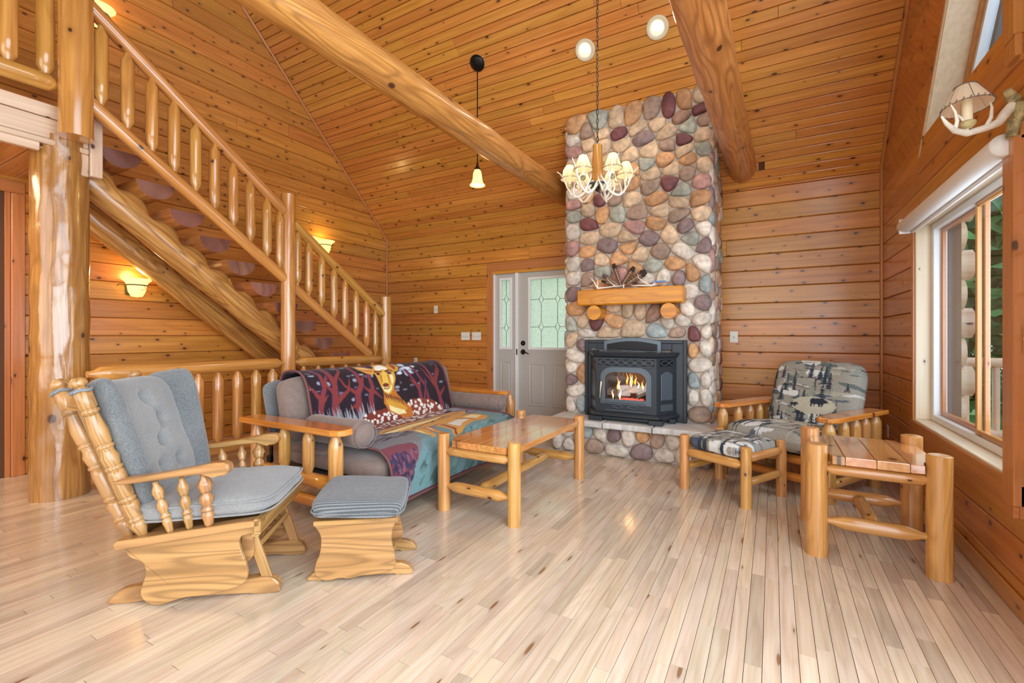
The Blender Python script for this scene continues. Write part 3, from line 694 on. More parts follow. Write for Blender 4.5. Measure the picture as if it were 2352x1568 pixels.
# ------------------------------------------------------------------ fireplace: chimney, hearth, mantel
CX0, CX1, CY = -1.965, -.515, 4.685
STONE = {'O': (.56, .29, .13), 'B': (.36, .235, .165), 'G': (.36, .35, .28), 'T': (.62, .43, .27), 'M': (.17, .055, .055), 'W': (.64, .54, .44), 'P': (.235, .155, .145), 'Q': (.30, .17, .115), 'R': (.42, .22, .185), 'S': (.33, .36, .34)}
front = [(-1.87, 3.42, 'O'), (-1.75, 3.35, 'B'), (-1.6, 3.42, 'G'), (-1.42, 3.4, 'T'), (-1.24, 3.4, 'O'), (-1.04, 3.41, 'B'), (-0.89, 3.4, 'M'), (-0.74, 3.42, 'O'), (-0.6, 3.43, 'T'), (-0.59, 3.34, 'M'), (-1.89, 3.31, 'W'), (-1.56, 3.3, 'T'), (-1.4, 3.27, 'M'), (-1.19, 3.29, 'T'), (-1.0, 3.29, 'T'), (-0.77, 3.3, 'Q'), (-0.56, 3.23, 'B'), (-0.71, 3.19, 'G'), (-0.9, 3.17, 'T'), (-1.14, 3.18, 'P'), (-0.76, 3.07, 'M'), (-0.56, 3.08, 'T'), (-1.73, 3.22, 'T'), (-1.55, 3.19, 'T'), (-1.37, 3.14, 'T'), (-1.08, 3.02, 'T'), (-0.89, 3.06, 'B'), (-0.56, 2.95, 'G'), (-1.86, 3.18, 'R'), (-0.74, 2.96, 'T'), (-1.11, 2.9, 'G'), (-0.92, 2.91, 'O'), (-0.71, 2.88, 'O'), (-0.56, 2.8, 'T'), (-1.28, 3.01, 'T'), (-1.25, 2.88, 'O'), (-1.06, 2.79, 'T'), (-0.86, 2.8, 'T'), (-0.72, 2.75, 'B'), (-1.27, 2.74, 'O'), (-1.06, 2.67, 'B'), (-0.88, 2.68, 'M'), (-0.59, 2.64, 'R'), (-1.89, 2.71, 'W'), (-1.73, 2.67, 'O'), (-1.59, 2.61, 'M'), (-1.55, 2.74, 'P'), (-1.44, 2.6, 'B'), (-1.26, 2.57, 'T'), (-1.0, 2.54, 'O'), (-0.77, 2.58, 'G'), (-0.79, 2.47, 'T'), (-0.6, 2.49, 'O'), (-1.89, 2.6, 'R'), (-1.72, 2.51, 'T'), (-1.56, 2.46, 'O'), (-1.42, 2.44, 'G'), (-1.21, 2.42, 'B'), (-0.97, 2.41, 'T'), (-0.8, 2.35, 'B'), (-0.58, 2.33, 'T'), (-1.88, 2.48, 'G'), (-1.87, 3.03, 'T'), (-1.71, 3.06, 'T'), (-1.86, 2.87, 'B'), (-1.69, 2.88, 'T'), (-1.5, 2.89, 'O'), (-1.46, 3.01, 'T'), (-1.41, 2.74, 'T'), (-1.73, 2.37, 'M'), (-1.47, 2.28, 'T'), (-1.22, 2.28, 'R'), (-1.01, 2.29, 'O'), (-0.74, 2.23, 'P'), (-0.56, 2.19, 'W'), (-1.9, 2.31, 'W'), (-1.72, 2.22, 'T'), (-1.3, 2.18, 'T'), (-1.07, 2.15, 'P'), (-0.88, 2.17, 'T'), (-0.68, 2.11, 'G'), (-1.91, 2.12, 'R'), (-1.51, 2.11, 'P'), (-1.29, 2.08, 'O'), (-0.76, 2.0, 'W'), (-0.54, 2.03, 'P'), (-1.74, 2.07, 'O'), (-1.57, 1.97, 'T'), (-1.39, 1.96, 'O'), (-1.16, 1.99, 'T'), (-0.98, 2.01, 'B'), (-1.88, 1.95, 'W'), (-1.74, 1.94, 'P'), (-0.83, 1.87, 'O'), (-0.57, 1.86, 'W'), (-1.57, 1.84, 'G'), (-1.36, 1.83, 'R'), (-1.23, 1.85, 'O'), (-1.05, 1.87, 'G'), (-0.67, 1.76, 'O'), (-0.93, 1.75, 'W'), (-0.79, 1.74, 'P'), (-0.55, 1.66, 'S'), (-1.88, 1.79, 'W'), (-1.73, 1.78, 'B'), (-1.59, 1.71, 'O'), (-1.1, 1.74, 'W'), (-1.9, 1.63, 'P'), (-0.68, 1.61, 'W'), (-1.86, 1.46, 'O'), (-0.58, 1.48, 'P'), (-1.71, 1.62, 'T'), (-1.5, 1.59, 'B'), (-1.27, 1.6, 'W'), (-1.07, 1.58, 'T'), (-0.88, 1.57, 'P'), (-1.64, 1.45, 'B'), (-1.43, 1.47, 'T'), (-1.29, 1.45, 'T'), (-1.17, 1.43, 'T'), (-1.03, 1.40, 'Q'), (-0.87, 1.43, 'B'), (-0.72, 1.42, 'W'), (-1.91, 1.29, 'G'), (-1.79, 1.31, 'T'), (-1.64, 1.3, 'M'), (-1.45, 1.34, 'O'), (-0.77, 1.32, 'W'), (-0.59, 1.33, 'W'), (-0.9, 1.3, 'W'), (-1.75, 1.2, 'W'), (-1.53, 1.21, 'T'), (-1.24, 1.24, 'T'), (-0.99, 1.22, 'S'), (-0.8, 1.2, 'B'), (-0.66, 1.18, 'M'), (-0.54, 1.21, 'W'), (-1.9, 1.13, 'T'), (-1.8, 1.08, 'P'), (-1.87, 0.95, 'W'), (-1.91, 0.82, 'W'), (-1.8, 0.77, 'O'), (-1.92, 0.7, 'P'), (-1.87, 0.57, 'W'), (-1.92, 0.43, 'W'), (-1.81, 0.45, 'S'), (-0.67, 1.04, 'O'), (-0.55, 1.06, 'W'), (-0.60, 0.89, 'W'), (-0.66, 0.73, 'S'), (-0.55, 0.75, 'W'), (-0.66, 0.58, 'W'), (-0.55, 0.59, 'W'), (-0.61, 0.42, 'B')]
fp = thing('fireplace', None, None, (-1.24, 5.0, 0), kind='structure')
m = MB()
ytop = roof(CY)
m.prism([(CY, .33), (YB, .33), (YB, EAVE), (CY, roof(CY))], 0, CX1-CX0, ((CX0, 0, 0), (0, 1, 0), (0, 0, 1), (1, 0, 0)))
m.box(-1.96, -.50, 4.36, YB, 0, .275)
core = m.build('chimney_core', M['mortar'], fp)
def clip(poly, a, b, c):   # keep a*x+b*y<=c
    out = []
    for i in range(len(poly)):
        p, q = poly[i], poly[(i+1) % len(poly)]; dp = a*p[0]+b*p[1]-c; dq = a*q[0]+b*q[1]-c
        if dp <= 0: out.append(p)
        if dp*dq < 0: t = dp/(dp-dq); out.append((p[0]+(q[0]-p[0])*t, p[1]+(q[1]-p[1])*t))
    return out
def cells(seeds, poly0, holes=()):
    res = []
    for i, s in enumerate(seeds):
        poly = list(poly0)
        for j, t in enumerate(seeds):
            if i == j or abs(s[0]-t[0]) > .6 or abs(s[1]-t[1]) > .6: continue
            a, b = t[0]-s[0], t[1]-s[1]; c = (t[0]**2+t[1]**2-s[0]**2-s[1]**2)/2
            poly = clip(poly, a, b, c)
            if len(poly) < 3: break
        for (hx0, hx1, hz0, hz1) in holes:
            if len(poly) < 3: break
            # cut by the nearest side of the hole
            ds = [(s[0]-hx1, (-1, 0, -hx1)), (hx0-s[0], (1, 0, hx0)), (s[1]-hz1, (0, -1, -hz1)), (hz0-s[1], (0, 1, hz0))]
            dd, pl = max(ds, key=lambda q: q[0])
            xs = [p[0] for p in poly]; zs = [p[1] for p in poly]
            if max(xs) > hx0 and min(xs) < hx1 and max(zs) > hz0 and min(zs) < hz1: poly = clip(poly, *pl)
        if len(poly) >= 3: res.append((poly, s))
    return res
def stone(parent, poly, s, fr, depth=.05, gap=.006, label=None, name='stone'):
    cx = sum(p[0] for p in poly)/len(poly); cy = sum(p[1] for p in poly)/len(poly)
    # inset, then round the corners
    pts = [(cx+(x-cx)*1.05, cy+(y-cy)*1.05) for x, y in poly]; n = len(pts)
    area_ = abs(sum(pts[i][0]*pts[(i+1) % n][1]-pts[(i+1) % n][0]*pts[i][1] for i in range(n)))/2; sz = math.sqrt(area_)
    if sz < .03: return
    for _ in range(3):
        q = []; wgt = .26 if _ == 0 else .25
        for i in range(len(pts)):
            a, b = pts[i], pts[(i+1) % len(pts)]
            if math.hypot(a[0]-b[0], a[1]-b[1]) < .008 and len(pts) > 20: q.append(((a[0]+b[0])/2, (a[1]+b[1])/2)); continue
            q += [(a[0]*(1-wgt)+b[0]*wgt, a[1]*(1-wgt)+b[1]*wgt), (a[0]*wgt+b[0]*(1-wgt), a[1]*wgt+b[1]*(1-wgt))]
        pts = q
    # resample to an even count
    N = 22; Ls = [0]
    for i in range(len(pts)): a, b = pts[i], pts[(i+1) % len(pts)]; Ls.append(Ls[-1]+math.hypot(a[0]-b[0], a[1]-b[1]))
    rs = []; j = 0
    for i in range(N):
        t = Ls[-1]*i/N
        while Ls[j+1] < t: j += 1
        k_ = (t-Ls[j])/max(1e-6, Ls[j+1]-Ls[j]); a, b = pts[j], pts[(j+1) % len(pts)]; rs.append((a[0]+(b[0]-a[0])*k_, a[1]+(b[1]-a[1])*k_))
    o_, U, V, Nn = [Vector(q) for q in fr]; depth *= random.uniform(.8, 1.15); sd = random.random()*50
    tiltx, tilty = random.uniform(-.12, .12), random.uniform(-.12, .12)
    vs = []; vc = []; base = Vector(STONE[s[2]])*random.uniform(.85, 1.15)
    for sc_, h in ((1, -.012), (1.0, .02), (.97, .45), (.88, .74), (.70, .92), (.40, 1.0)):
        for (x, y) in rs:
            dx, dy = x-cx, y-cy; r = math.hypot(dx, dy); k_ = max(.2, (r-gap)/r)*sc_
            w_ = 1+.035*noise.noise(Vector((dx*18+sd, dy*18, h*2)))
            X, Y = cx+dx*k_*w_, cy+dy*k_*w_
            vs.append(o_+U*X+V*Y+Nn*(h*depth*(1+tiltx*dx*6+tilty*dy*6+.12*noise.noise(Vector((X*14+sd, Y*14, 3))))))
            f_ = 1+.35*noise.noise(Vector((X*9+sd, Y*9, 7)))
            vc.append(tuple(min(1, max(0, q_*f_)) for q_ in base))
    vs.append(o_+U*cx+V*cy+Nn*depth); vc.append(tuple(base))
    fs = [(j*N+i, j*N+(i+1) % N, (j+1)*N+(i+1) % N, (j+1)*N+i) for j in range(5) for i in range(N)]+[(5*N+i, 5*N+(i+1) % N, 6*N) for i in range(N)]
    m = MB(); m.add(vs, fs, None, True, col=vc); o = m.build(name, M['stone'], parent)
    return o
zt_ = roof(CY)+.03
poly0 = [(CX0-.02, .335), (CX1+.02, .335), (CX1+.02, zt_), (CX0-.02, zt_)]
FRN = ((0, CY+.006, 0), (1, 0, 0), (0, 0, 1), (0, -1, 0))
for poly, s in cells(front, poly0, [(-1.735, -.715, .3, 1.145)]): stone(fp, poly, s, FRN, .052)
def rand_seeds(u0, u1, v0, v1, du, dv, pal, jit=.25):
    out = []; r = 0; v = v0+dv/2
    while v < v1:
        u = u0+du*(.25 if r % 2 else .75)
        while u < u1: out.append((u+random.uniform(-jit, jit)*du, v+random.uniform(-jit, jit)*dv, random.choice(pal))); u += du*random.uniform(.8, 1.25)
        v += dv*random.uniform(.85, 1.1); r += 1
    return out
PAL = 'TTTOOBBWWWPMGRSW'
# right and left cheeks of the chimney (U = world Y, V = world Z)
for xx, nn in ((CX1-.006, 1), (CX0+.006, -1)):
    sd = rand_seeds(CY, YB, .34, roof(CY), .17, .135, PAL)
    poly = [(CY-.02, .34), (YB-.01, .34), (YB-.01, EAVE-.03), (CY-.02, roof(CY)-.04)]
    for pl, s in cells(sd, poly): stone(fp, pl, s, ((xx, 0, 0), (0, 1, 0), (0, 0, 1), (nn, 0, 0)), .045)
# hearth face
hs = [(-1.94, 0.10, 'W'), (-1.83, 0.2, 'W'), (-1.8, 0.07, 'W'), (-1.62, 0.21, 'S'), (-1.71, 0.12, 'W'), (-1.55, 0.08, 'B'), (-1.48, 0.22, 'W'), (-1.34, 0.20, 'P'), (-1.32, 0.06, 'W'), (-1.2, 0.21, 'W'), (-1.06, 0.23, 'O'), (-1.06, 0.09, 'P'), (-0.93, 0.2, 'B'), (-0.87, 0.06, 'W'), (-0.79, 0.2, 'W'), (-0.69, 0.1, 'W'), (-0.66, 0.24, 'T'), (-0.56, 0.1, 'B'), (-0.52, 0.23, 'S')]
for pl, s in cells(hs, [(-2.0, .0), (-.46, .0), (-.46, .285), (-2.0, .285)]): stone(fp, pl, s, ((0, 4.365, 0), (1, 0, 0), (0, 0, 1), (0, -1, 0)), .05)
for xx, nn in ((-.505, 1), (-1.955, -1)):
    for pl, s in cells(rand_seeds(4.36, YB, 0, .28, .2, .14, 'WTBSW'), [(4.33, 0), (YB-.02, 0), (YB-.02, .28), (4.33, .28)]): stone(fp, pl, s, ((xx, 0, 0), (0, 1, 0), (0, 0, 1), (nn, 0, 0)), .04)
# hearth slabs with broken edges
def slab(x0, x1, y0, y1, z0, z1):
    nseg = max(3, int((x1-x0)/.03)); edge = [(x0+.004+(x1-x0-.008)*i/nseg, y0+random.uniform(-.006, .006)) for i in range(nseg+1)]
    right = [(x1-.004 if x1 < -.45 and x1 > -1.9 and x1 != SXE else x1+random.uniform(-.012, .012), y0+(y1-y0)*i/6) for i in range(1, 6)]
    left = [(x0+.004 if x0 != SX0 else x0+random.uniform(-.012, .012), y1-(y1-y0)*i/6) for i in range(1, 6)]
    outl = edge+right+[(x1, y1), (x0, y1)]+left
    m = MB(); m.prism(outl, z0, z1, ((0, 0, 0), (1, 0, 0), (0, 1, 0), (0, 0, 1)), bev=.007); m.build('hearth_slab', M['slab'], fp)
SX0, SXE = -2.02, -.43
for a, b in ((SX0, -1.43), (-1.425, -.96), (-.955, SXE)): slab(a, b, 4.255, 4.80 if a > -1.5 and b < -.9 else YB-.02, .278, .332)

# mantel --------------------------------------------------------------
mt = thing('mantel', 'thick honey-coloured wooden mantel beam on the stone chimney', 'mantel', (-1.24, 4.55, 1.48))
m = MB(); m.box(-1.765, -.718, 4.445, 4.655, 1.482, 1.638, bev=.012, ax=0); m.build('mantel_beam', M['mantel'], mt)
for x in (-1.59, -.855):
    m = MB(); log(m, (x, 4.475, 1.407), (x, 4.68, 1.407), .074, n=24, wob=.01); c_ = m.build('corbel_log', M['mantel'], mt)

# ------------------------------------------------------------------ stove insert
st = thing('stove', 'black cast-iron gas fireplace insert with arched glass and flames', 'stove', (-1.24, 4.5, .33))
zb, zs = .334, 1.128
m = MB()
m.box(-1.733, -1.60, 4.618, 4.66, zb, zs, bev=.004); m.box(-.85, -.712, 4.618, 4.66, zb, zs, bev=.004); m.box(-1.6, -.85, 4.618, 4.66, 1.03, zs, bev=.004)
m.build('surround_panel', M['iron'], st)
m = MB()
for x0, x1 in ((-1.733, -1.70), (-.745, -.712)): m.box(x0, x1, 4.602, 4.62, zb, zs, bev=.006)
m.box(-1.70, -.745, 4.602, 4.62, zs-.035, zs, bev=.006, ax=0); m.build('surround_frame', M['iron'], st)
# arched back plate
def arch(x0, x1, z0, z1, rise, n=14): return [(x0, z0), (x1, z0)]+[(x1+(x0-x1)*i/n, z1+rise*math.sin(PI*i/n)) for i in range(n+1)]
fx = lambda y: ((0, y, 0), (1, 0, 0), (0, 0, 1), (0, -1, 0))
m = MB(); m.prism(arch(-1.52, -.945, .98, 1.118, .035), 0, .035, fx(4.618), bev=.004); m.build('arch_plate', M['ironl'], st)
m = MB(); m.prism(arch(-1.485, -.98, .99, 1.085, .032), 0, .004, fx(4.582)); m.build('arch_recess', M['black'], st)
# body: front face between xA and xB, splayed cheeks
xA, xB, yf, ybk, xl, xr = -1.53, -.945, 4.385, 4.60, -1.665, -.81
def ringz(z, o=0): return [(xl-o*.7, ybk, z), (xA-o*.6, yf-o, z), (xB+o*.6, yf-o, z), (xr+o*.7, ybk, z)]
def loft(name, prof, mat, par=st):
    vs = []; 
    for z, o in prof: vs += ringz(z, o)
    n_ = len(prof); fs = [(j*4+i, j*4+(i+1) % 4, (j+1)*4+(i+1) % 4, (j+1)*4+i) for j in range(n_-1) for i in range(4)]+[(3, 2, 1, 0), tuple((n_-1)*4+i for i in range(4))]
    return MB().add(vs, fs).build(name, M[mat], par)
loft('top_plate', [(.955, .0), (.965, .012), (.975, .03), (.985, .034), (1.002, .045), (1.008, .042)], 'iron')
loft('base_plate', [(.375, .02), (.392, .045), (.402, .045), (.42, .02), (.425, .0)], 'iron')
m = MB()
for x0, x1 in ((-1.60, -1.46), (-1.01, -.88)): m.box(x0, x1, 4.335, 4.42, zb, .38, bev=.006)
m.box(-1.46, -1.01, 4.35, 4.37, .36, .38, bev=.003, ax=0); m.box(-.86, -.80, 4.52, 4.58, zb, .38, bev=.005); m.build('foot', M['iron'], st)
# cheeks
for (xa, ya, xb, yb) in ((xB, yf, xr, ybk), (xl, ybk, xA, yf)):
    U = Vector((xb-xa, yb-ya, 0)); L = U.length; U.normalize(); Nn = U.cross(Vector((0, 0, 1)))
    F = ((xa, ya, 0), U, (0, 0, 1), Nn)
    ck = MB().prism([(0, .42), (L, .42), (L, .96), (0, .96)], -.012, 0, F).build('side_panel', M['iron'], st)
    q = MB(); q.prism(arch(.055, L-.05, .56, .80, .03), 0, .006, F, bev=.002); q.prism([(.05, .455), (L-.045, .455), (L-.045, .52), (.05, .52)], 0, .006, F, bev=.002)
    q.build('raised_arch', M['ironl'], ck)
    q = MB().prism([(.045, .88), (L-.04, .88), (L-.04, .94), (.045, .94)], 0, .002, F).build('vent_recess', M['black'], ck)
    q = MB()
    for ph in (0, PI):
        q.tube([Vector((xa, ya, 0))+U*(.05+(L-.095)*i/10)+Vector((0, 0, .91+.022*math.sin(PI*2*i/10*.75+ph)))+Nn*.005 for i in range(11)], .004, 6)
    q.build('scroll_grille', M['ironl'], ck)
# front face with an arched opening
def arch_open(x0, x1, z0, z1, r, n=8):
    pts = [(x0, z0), (x1, z0)]
    for i in range(n+1): t = PI/2*i/n; pts.append((x1-r+r*math.cos(t), z1-r*.75+r*.75*math.sin(t)))
    for i in range(n+1): t = PI/2+PI/2*i/n; pts.append((x0+r+r*math.cos(t), z1-r*.75+r*.75*math.sin(t)))
    return pts
ox0, ox1, oz0, oz1 = -1.44, -1.035, .55, .82
def ring_face(m, outer, inner, y0, y1):
    # both outlines with the same count; a frame between them
    n_ = len(inner); vs = [(x, y0, z) for x, z in outer]+[(x, y0, z) for x, z in inner]+[(x, y1, z) for x, z in outer]+[(x, y1, z) for x, z in inner]
    fs = []
    for i in range(n_):
        j = (i+1) % n_; fs += [(i, j, n_+j, n_+i), (2*n_+i, 3*n_+i, 3*n_+j, 2*n_+j), (n_+i, n_+j, 3*n_+j, 3*n_+i), (i, 2*n_+i, 2*n_+j, j)]
    m.add(vs, fs); return m
inn = arch_open(ox0, ox1, oz0, oz1, .10)
def expand(pts, d, cx=-1.2375, cz=.68): 
    xs = [p[0] for p in pts]; zs = [p[1] for p in pts]; w_ = (max(xs)-min(xs))/2; h_ = (max(zs)-min(zs))/2
    return [(cx+(x-cx)*(w_+d)/w_, (min(zs)+max(zs))/2+(z-(min(zs)+max(zs))/2)*(h_+d)/h_) for x, z in pts]
def square(pts, x0, x1, z0, z1):
    out = []; cx, cz = (x0+x1)/2, (z0+z1)/2
    for x, z in pts:
        dx, dz = x-(ox0+ox1)/2, z-(oz0+oz1)/2; k_ = min(abs((x1-x0)/2/dx) if dx else 9e9, abs((z1-z0)/2/dz) if dz else 9e9)
        out.append((cx+dx*k_, cz+dz*k_))
    for c_ in ((x0, z0), (x1, z0), (x0, z1), (x1, z1)):
        i = min(range(len(out)), key=lambda j: math.hypot(out[j][0]-c_[0], out[j][1]-c_[1])); out[i] = c_
    return out
m = MB(); ring_face(m, square(inn, xA, xB, .425, .955), expand(inn, .03), yf, yf+.02); m.build('front_face', M['iron'], st)
dd_ = MB(); ring_face(dd_, expand(inn, .045), expand(inn, .012), yf-.012, yf+.005); ring_face(dd_, expand(inn, .03), expand(inn, -.002), yf-.02, yf); dor = dd_.build('stove_door', M['ironl'], st)
MB().prism(expand(inn, .005), 0, .004, fx(yf+.02)).build('door_glass', pane('stove_glass', (.92, .92, .92), .10, .02), dor)
m = MB().box(-1.45, -1.03, yf-.022, yf, .515, .545, bev=.008, ax=0).box(-1.44, -1.04, yf-.016, yf, .435, .45, bev=.005, ax=0); m.build('ledge', M['ironl'], st)
m = MB()
for s_ in (-1, 1):
    for ph in (0, PI): m.tube([(-1.2375+s_*(.02+.11*i/10), yf-.004, .483+.016*math.sin(PI*i/10)*(1 if ph == 0 else -1)) for i in range(11)], .0045, 6)
m.build('scroll_ornament', M['ironl'], st)
MB().box(-1.505, -.965, yf-.006, yf, .875, .945, bev=.003, ax=0).build('vent_panel', M['black'], st)
m = MB()
for ph in range(2):
    for t_ in (-.006, .006): m.tube([(-1.50+.53*i/60, yf-.009, .91+t_+.021*math.sin(2*PI*i/60*3.0+ph*PI)) for i in range(61)], .0034, 6)
for z in (.872, .948): m.tube([(-1.508, yf-.008, z), (-.962, yf-.008, z)], .005, 6)
m.build('scroll_grille', M['ironl'], st)
m = MB().tube([(-1.485, yf-.03, .56), (-1.475, yf-.04, .66), (-1.472, yf-.03, .72)], [.007, .009, .009], 10); m.build('door_handle', plain('brass_handle', (.55, .5, .36), .3, metal=.9), dor)
# firebox
m = MB().box(-1.50, -.98, 4.64, 4.66, .50, .90); m.box(-1.52, -1.5, 4.42, 4.66, .5, .9); m.box(-.98, -.96, 4.42, 4.66, .5, .9); m.box(-1.5, -.98, 4.42, 4.66, .50, .53); m.box(-1.5, -.98, 4.42, 4.66, .88, .9)
m.build('firebox', plain('firebrick', (.20, .17, .15), .9, bump=.4, bscale=30), st)
for p0, p1, r in (((-1.45, 4.50, .60), (-1.22, 4.56, .665), .038), ((-1.28, 4.57, .62), (-1.02, 4.52, .655), .042), ((-1.36, 4.46, .565), (-1.12, 4.58, .64), .03), ((-1.15, 4.46, .575), (-1.04, 4.50, .62), .03), ((-1.42, 4.58, .66), (-1.06, 4.60, .70), .03)):
    log(MB(), p0, p1, r, r*.8, seg=.03, n=12, wob=.3).build('fire_log', M['ash'], st)
m = MB()
for i in range(70):
    c_ = Vector((random.uniform(-1.32, -1.1), random.uniform(4.45, 4.55), .54)); m.lathe([(-.008, 0), (0, .012), (.01, .006), (.012, 0)], c_, (random.uniform(-.4, .4), 0, 1), 5)
o = m.build('ember_bed', M['ember'], st); o['kind'] = 'stuff'
for x, y, z, h, r, core in ((-1.345, 4.50, .62, .14, .024, 0), (-1.33, 4.49, .64, .085, .016, 1), (-1.22, 4.52, .66, .14, .03, 0), (-1.215, 4.51, .665, .125, .020, 1), (-1.265, 4.54, .68, .12, .02, 0), (-1.18, 4.53, .68, .10, .02, 0), (-1.10, 4.50, .64, .10, .02, 0), (-1.07, 4.52, .66, .12, .018, 0), (-1.31, 4.45, .545, .10, .018, 1), (-1.385, 4.46, .545, .09, .013, 1), (-1.14, 4.49, .655, .07, .014, 1)):
    ph = random.random()*6; pr_ = [0, .5, .9, 1, .8, .55, .3, .12, .01]
    m = MB(); m.tube([(x+.012*math.sin(ph+i*.8)*i/8, y, z+h*i/8) for i in range(9)], [max(.0006, r*q) for q in pr_], 8, ell=(1, .5)); m.build('flame', M['flamec' if core else 'flame'], st)
point('fire_light', (-1.22, 4.46, .66), .8, (1, .5, .18), .04)
# rod and thermometer lying on top of the stove
ro = thing('fire_poker', 'slim metal poker rod lying across the top of the black stove', 'poker', (-1.3, 4.42, 1.01))
m = MB().tube([(-1.56, 4.40, 1.035), (-.94, 4.40, 1.018)], .004, 8); m.build('rod', M['ironl'], ro)
MB().lathe([(0, 0), (0, .012), (.022, .014), (.024, .02), (.03, .02), (.032, 0)], (-1.57, 4.40, 1.009), (0, 0, 1), 12).build('knob', plain('steel', (.4, .4, .4), .35, metal=.9), ro)
MB().tube([(-.94+.012*math.cos(t*PI/5), 4.40, 1.018+.012*math.sin(t*PI/5)) for t in range(11)], .0025, 6).build('ring_end', M['ironl'], ro)
MB().box(-1.46, -1.04, 4.42, 4.47, 1.009, 1.017, bev=.003, ax=0).box(-1.28, -1.23, 4.415, 4.475, 1.015, 1.024, bev=.003).build('damper_slide', M['ironl'], st)

# ------------------------------------------------------------------ mantel decoration
def antler(m, base, beam, tines, r=.011):
    m.tube([Vector(base)+Vector(p) for p in beam], [r*(1-.6*i/(len(beam)-1)) for i in range(len(beam))], 10)
    for i, pts in tines:
        b0 = Vector(base)+Vector(beam[i]); n_ = len(pts)+1
        m.tube([b0]+[b0+Vector(p) for p in pts], [r*.75*(1-.85*j/(n_-1)) for j in range(n_)], 8)
    return m
zt0 = 1.638
m = MB(); antler(m, (-1.56, 4.50, zt0+.018), [(0, 0, 0), (.09, .01, .004), (.18, .01, .012), (.26, .0, .012)], [(0, [(-.03, -.01, .06), (-.075, -.02, .125)]), (0, [(-.03, .03, .05), (-.08, .05, .12)]), (0, [(.005, 0, .05), (-.004, 0, .11)]), (2, [(-.03, 0, .03), (-.09, 0, .085)])])
m.build('deer_antler', M['antler']).__setitem__('label', 'white deer antler at the left end of the mantel decoration'); o = bpy.data.objects['deer_antler']; o['category'] = 'antler'; o['group'] = 'antlers on the mantel'
m = MB(); antler(m, (-1.02, 4.52, zt0+.018), [(0, 0, 0), (-.08, 0, .006), (-.16, .01, .012), (-.26, .01, .016)], [(0, [(-.06, -.02, .03), (-.12, -.03, .08), (-.13, -.03, .12)]), (0, [(.05, .03, .05), (.06, .03, .12)]), (0, [(.09, .05, .03), (.13, .06, .10), (.155, .06, .145)])])
o = m.build('deer_antler', M['antler']); tag(o, 'white deer antler at the right end of the mantel decoration', 'antler', 'antlers on the mantel')
def feather(label, x, y, z, ang, L, w_, tilt=.1, tip=(.03, .015, .01), bend=0):
    d = Vector((math.sin(ang), -tilt*.3, math.cos(ang))); side = Vector((math.cos(ang), 0, -math.sin(ang))); m = MB(); nn = 26
    vs = []; vc = []
    for i in range(nn+1):
        t = i/nn; ww = w_*(.12+.88*min(1, t*2.2))*(1 if t < .9 else .85-(t-.9)*2); c_ = Vector((x, y, z))+d*(L*t)+side*(bend*t*t)
        for k_ in (-1, -.35, 0, .35, 1):
            vs.append(c_+side*(ww/2*k_)+Vector((0, -.004*(1-k_*k_), 0)))
            q = .5+.5*math.sin(t*55+abs(k_)*2); base = (.24*q+.06, .12*q+.03, .055*q+.02) if t < .8 else tip
            vc.append(base)
    m.add(vs, [(j*5+i, j*5+i+1, (j+1)*5+i+1, (j+1)*5+i) for j in range(nn) for i in range(4)], None, True, col=vc)
    o = m.build('turkey_feather', M['feather']); tag(o, label, 'feather', 'feathers on the mantel')
    md = o.modifiers.new('t', 'SOLIDIFY'); md.thickness = .0015
    s_ = MB().tube([Vector((x, y-.006, z))-d*.02, Vector((x, y-.006, z))+d*L*.8+side*(bend*.64)], [.0022, .001], 6).build('quill', M['antler'], o)
feather('brown feather with dark tip leaning left over the mantel antler', -1.33, 4.56, zt0+.03, -.98, .23, .045, tip=(.10, .07, .06))
feather('long brown feather standing almost upright on the mantel', -1.33, 4.57, zt0+.03, -.33, .25, .045)
feather('dark feather leaning right at the middle of the mantel', -1.34, 4.58, zt0+.025, .62, .24, .052)
feather('broad barred brown feather lying at the right of the fan', -1.31, 4.56, zt0+.025, 1.02, .27, .075)
feather('narrow dark feather lying low at the left of the fan', -1.30, 4.54, zt0+.02, -1.25, .24, .03, tip=(.02, .015, .015))
feather('grey-brown feather lying flat under the antlers', -1.36, 4.53, zt0+.018, 1.4, .2, .03)
ar = thing('arrow', 'thin wooden arrow with orange and blue fletching on the mantel', 'arrow', (-1.2, 4.53, zt0))
MB().tube([(-1.68, 4.50, zt0+.026), (-.87, 4.54, zt0+.045)], .004, 8).build('shaft', plain('arrow_shaft', (.22, .07, .03), .5), ar)
for c_, dz, nm in (((.85, .22, .08), .014, 'orange'), ((.12, .24, .45), .02, 'blue'), ((.8, .3, .12), -.008, 'red')):
    m = MB(); m.prism([(0, 0), (.03, dz), (.14, dz), (.16, 0)], -.0006, .0006, ((-1.04+.01*abs(dz)*9, 4.533, zt0+.041), (1, .02, .03), (0, 0, 1), (0, 1, 0))); m.build('fletching', plain('fletch_'+nm, c_, .7), ar)
tie = MB().tube([(-1.287, 4.49, zt0+.008), (-1.287, 4.485, zt0+.035), (-1.287, 4.53, zt0+.04)], .007, 8).build('twine_wrap', M['antler'], ar)
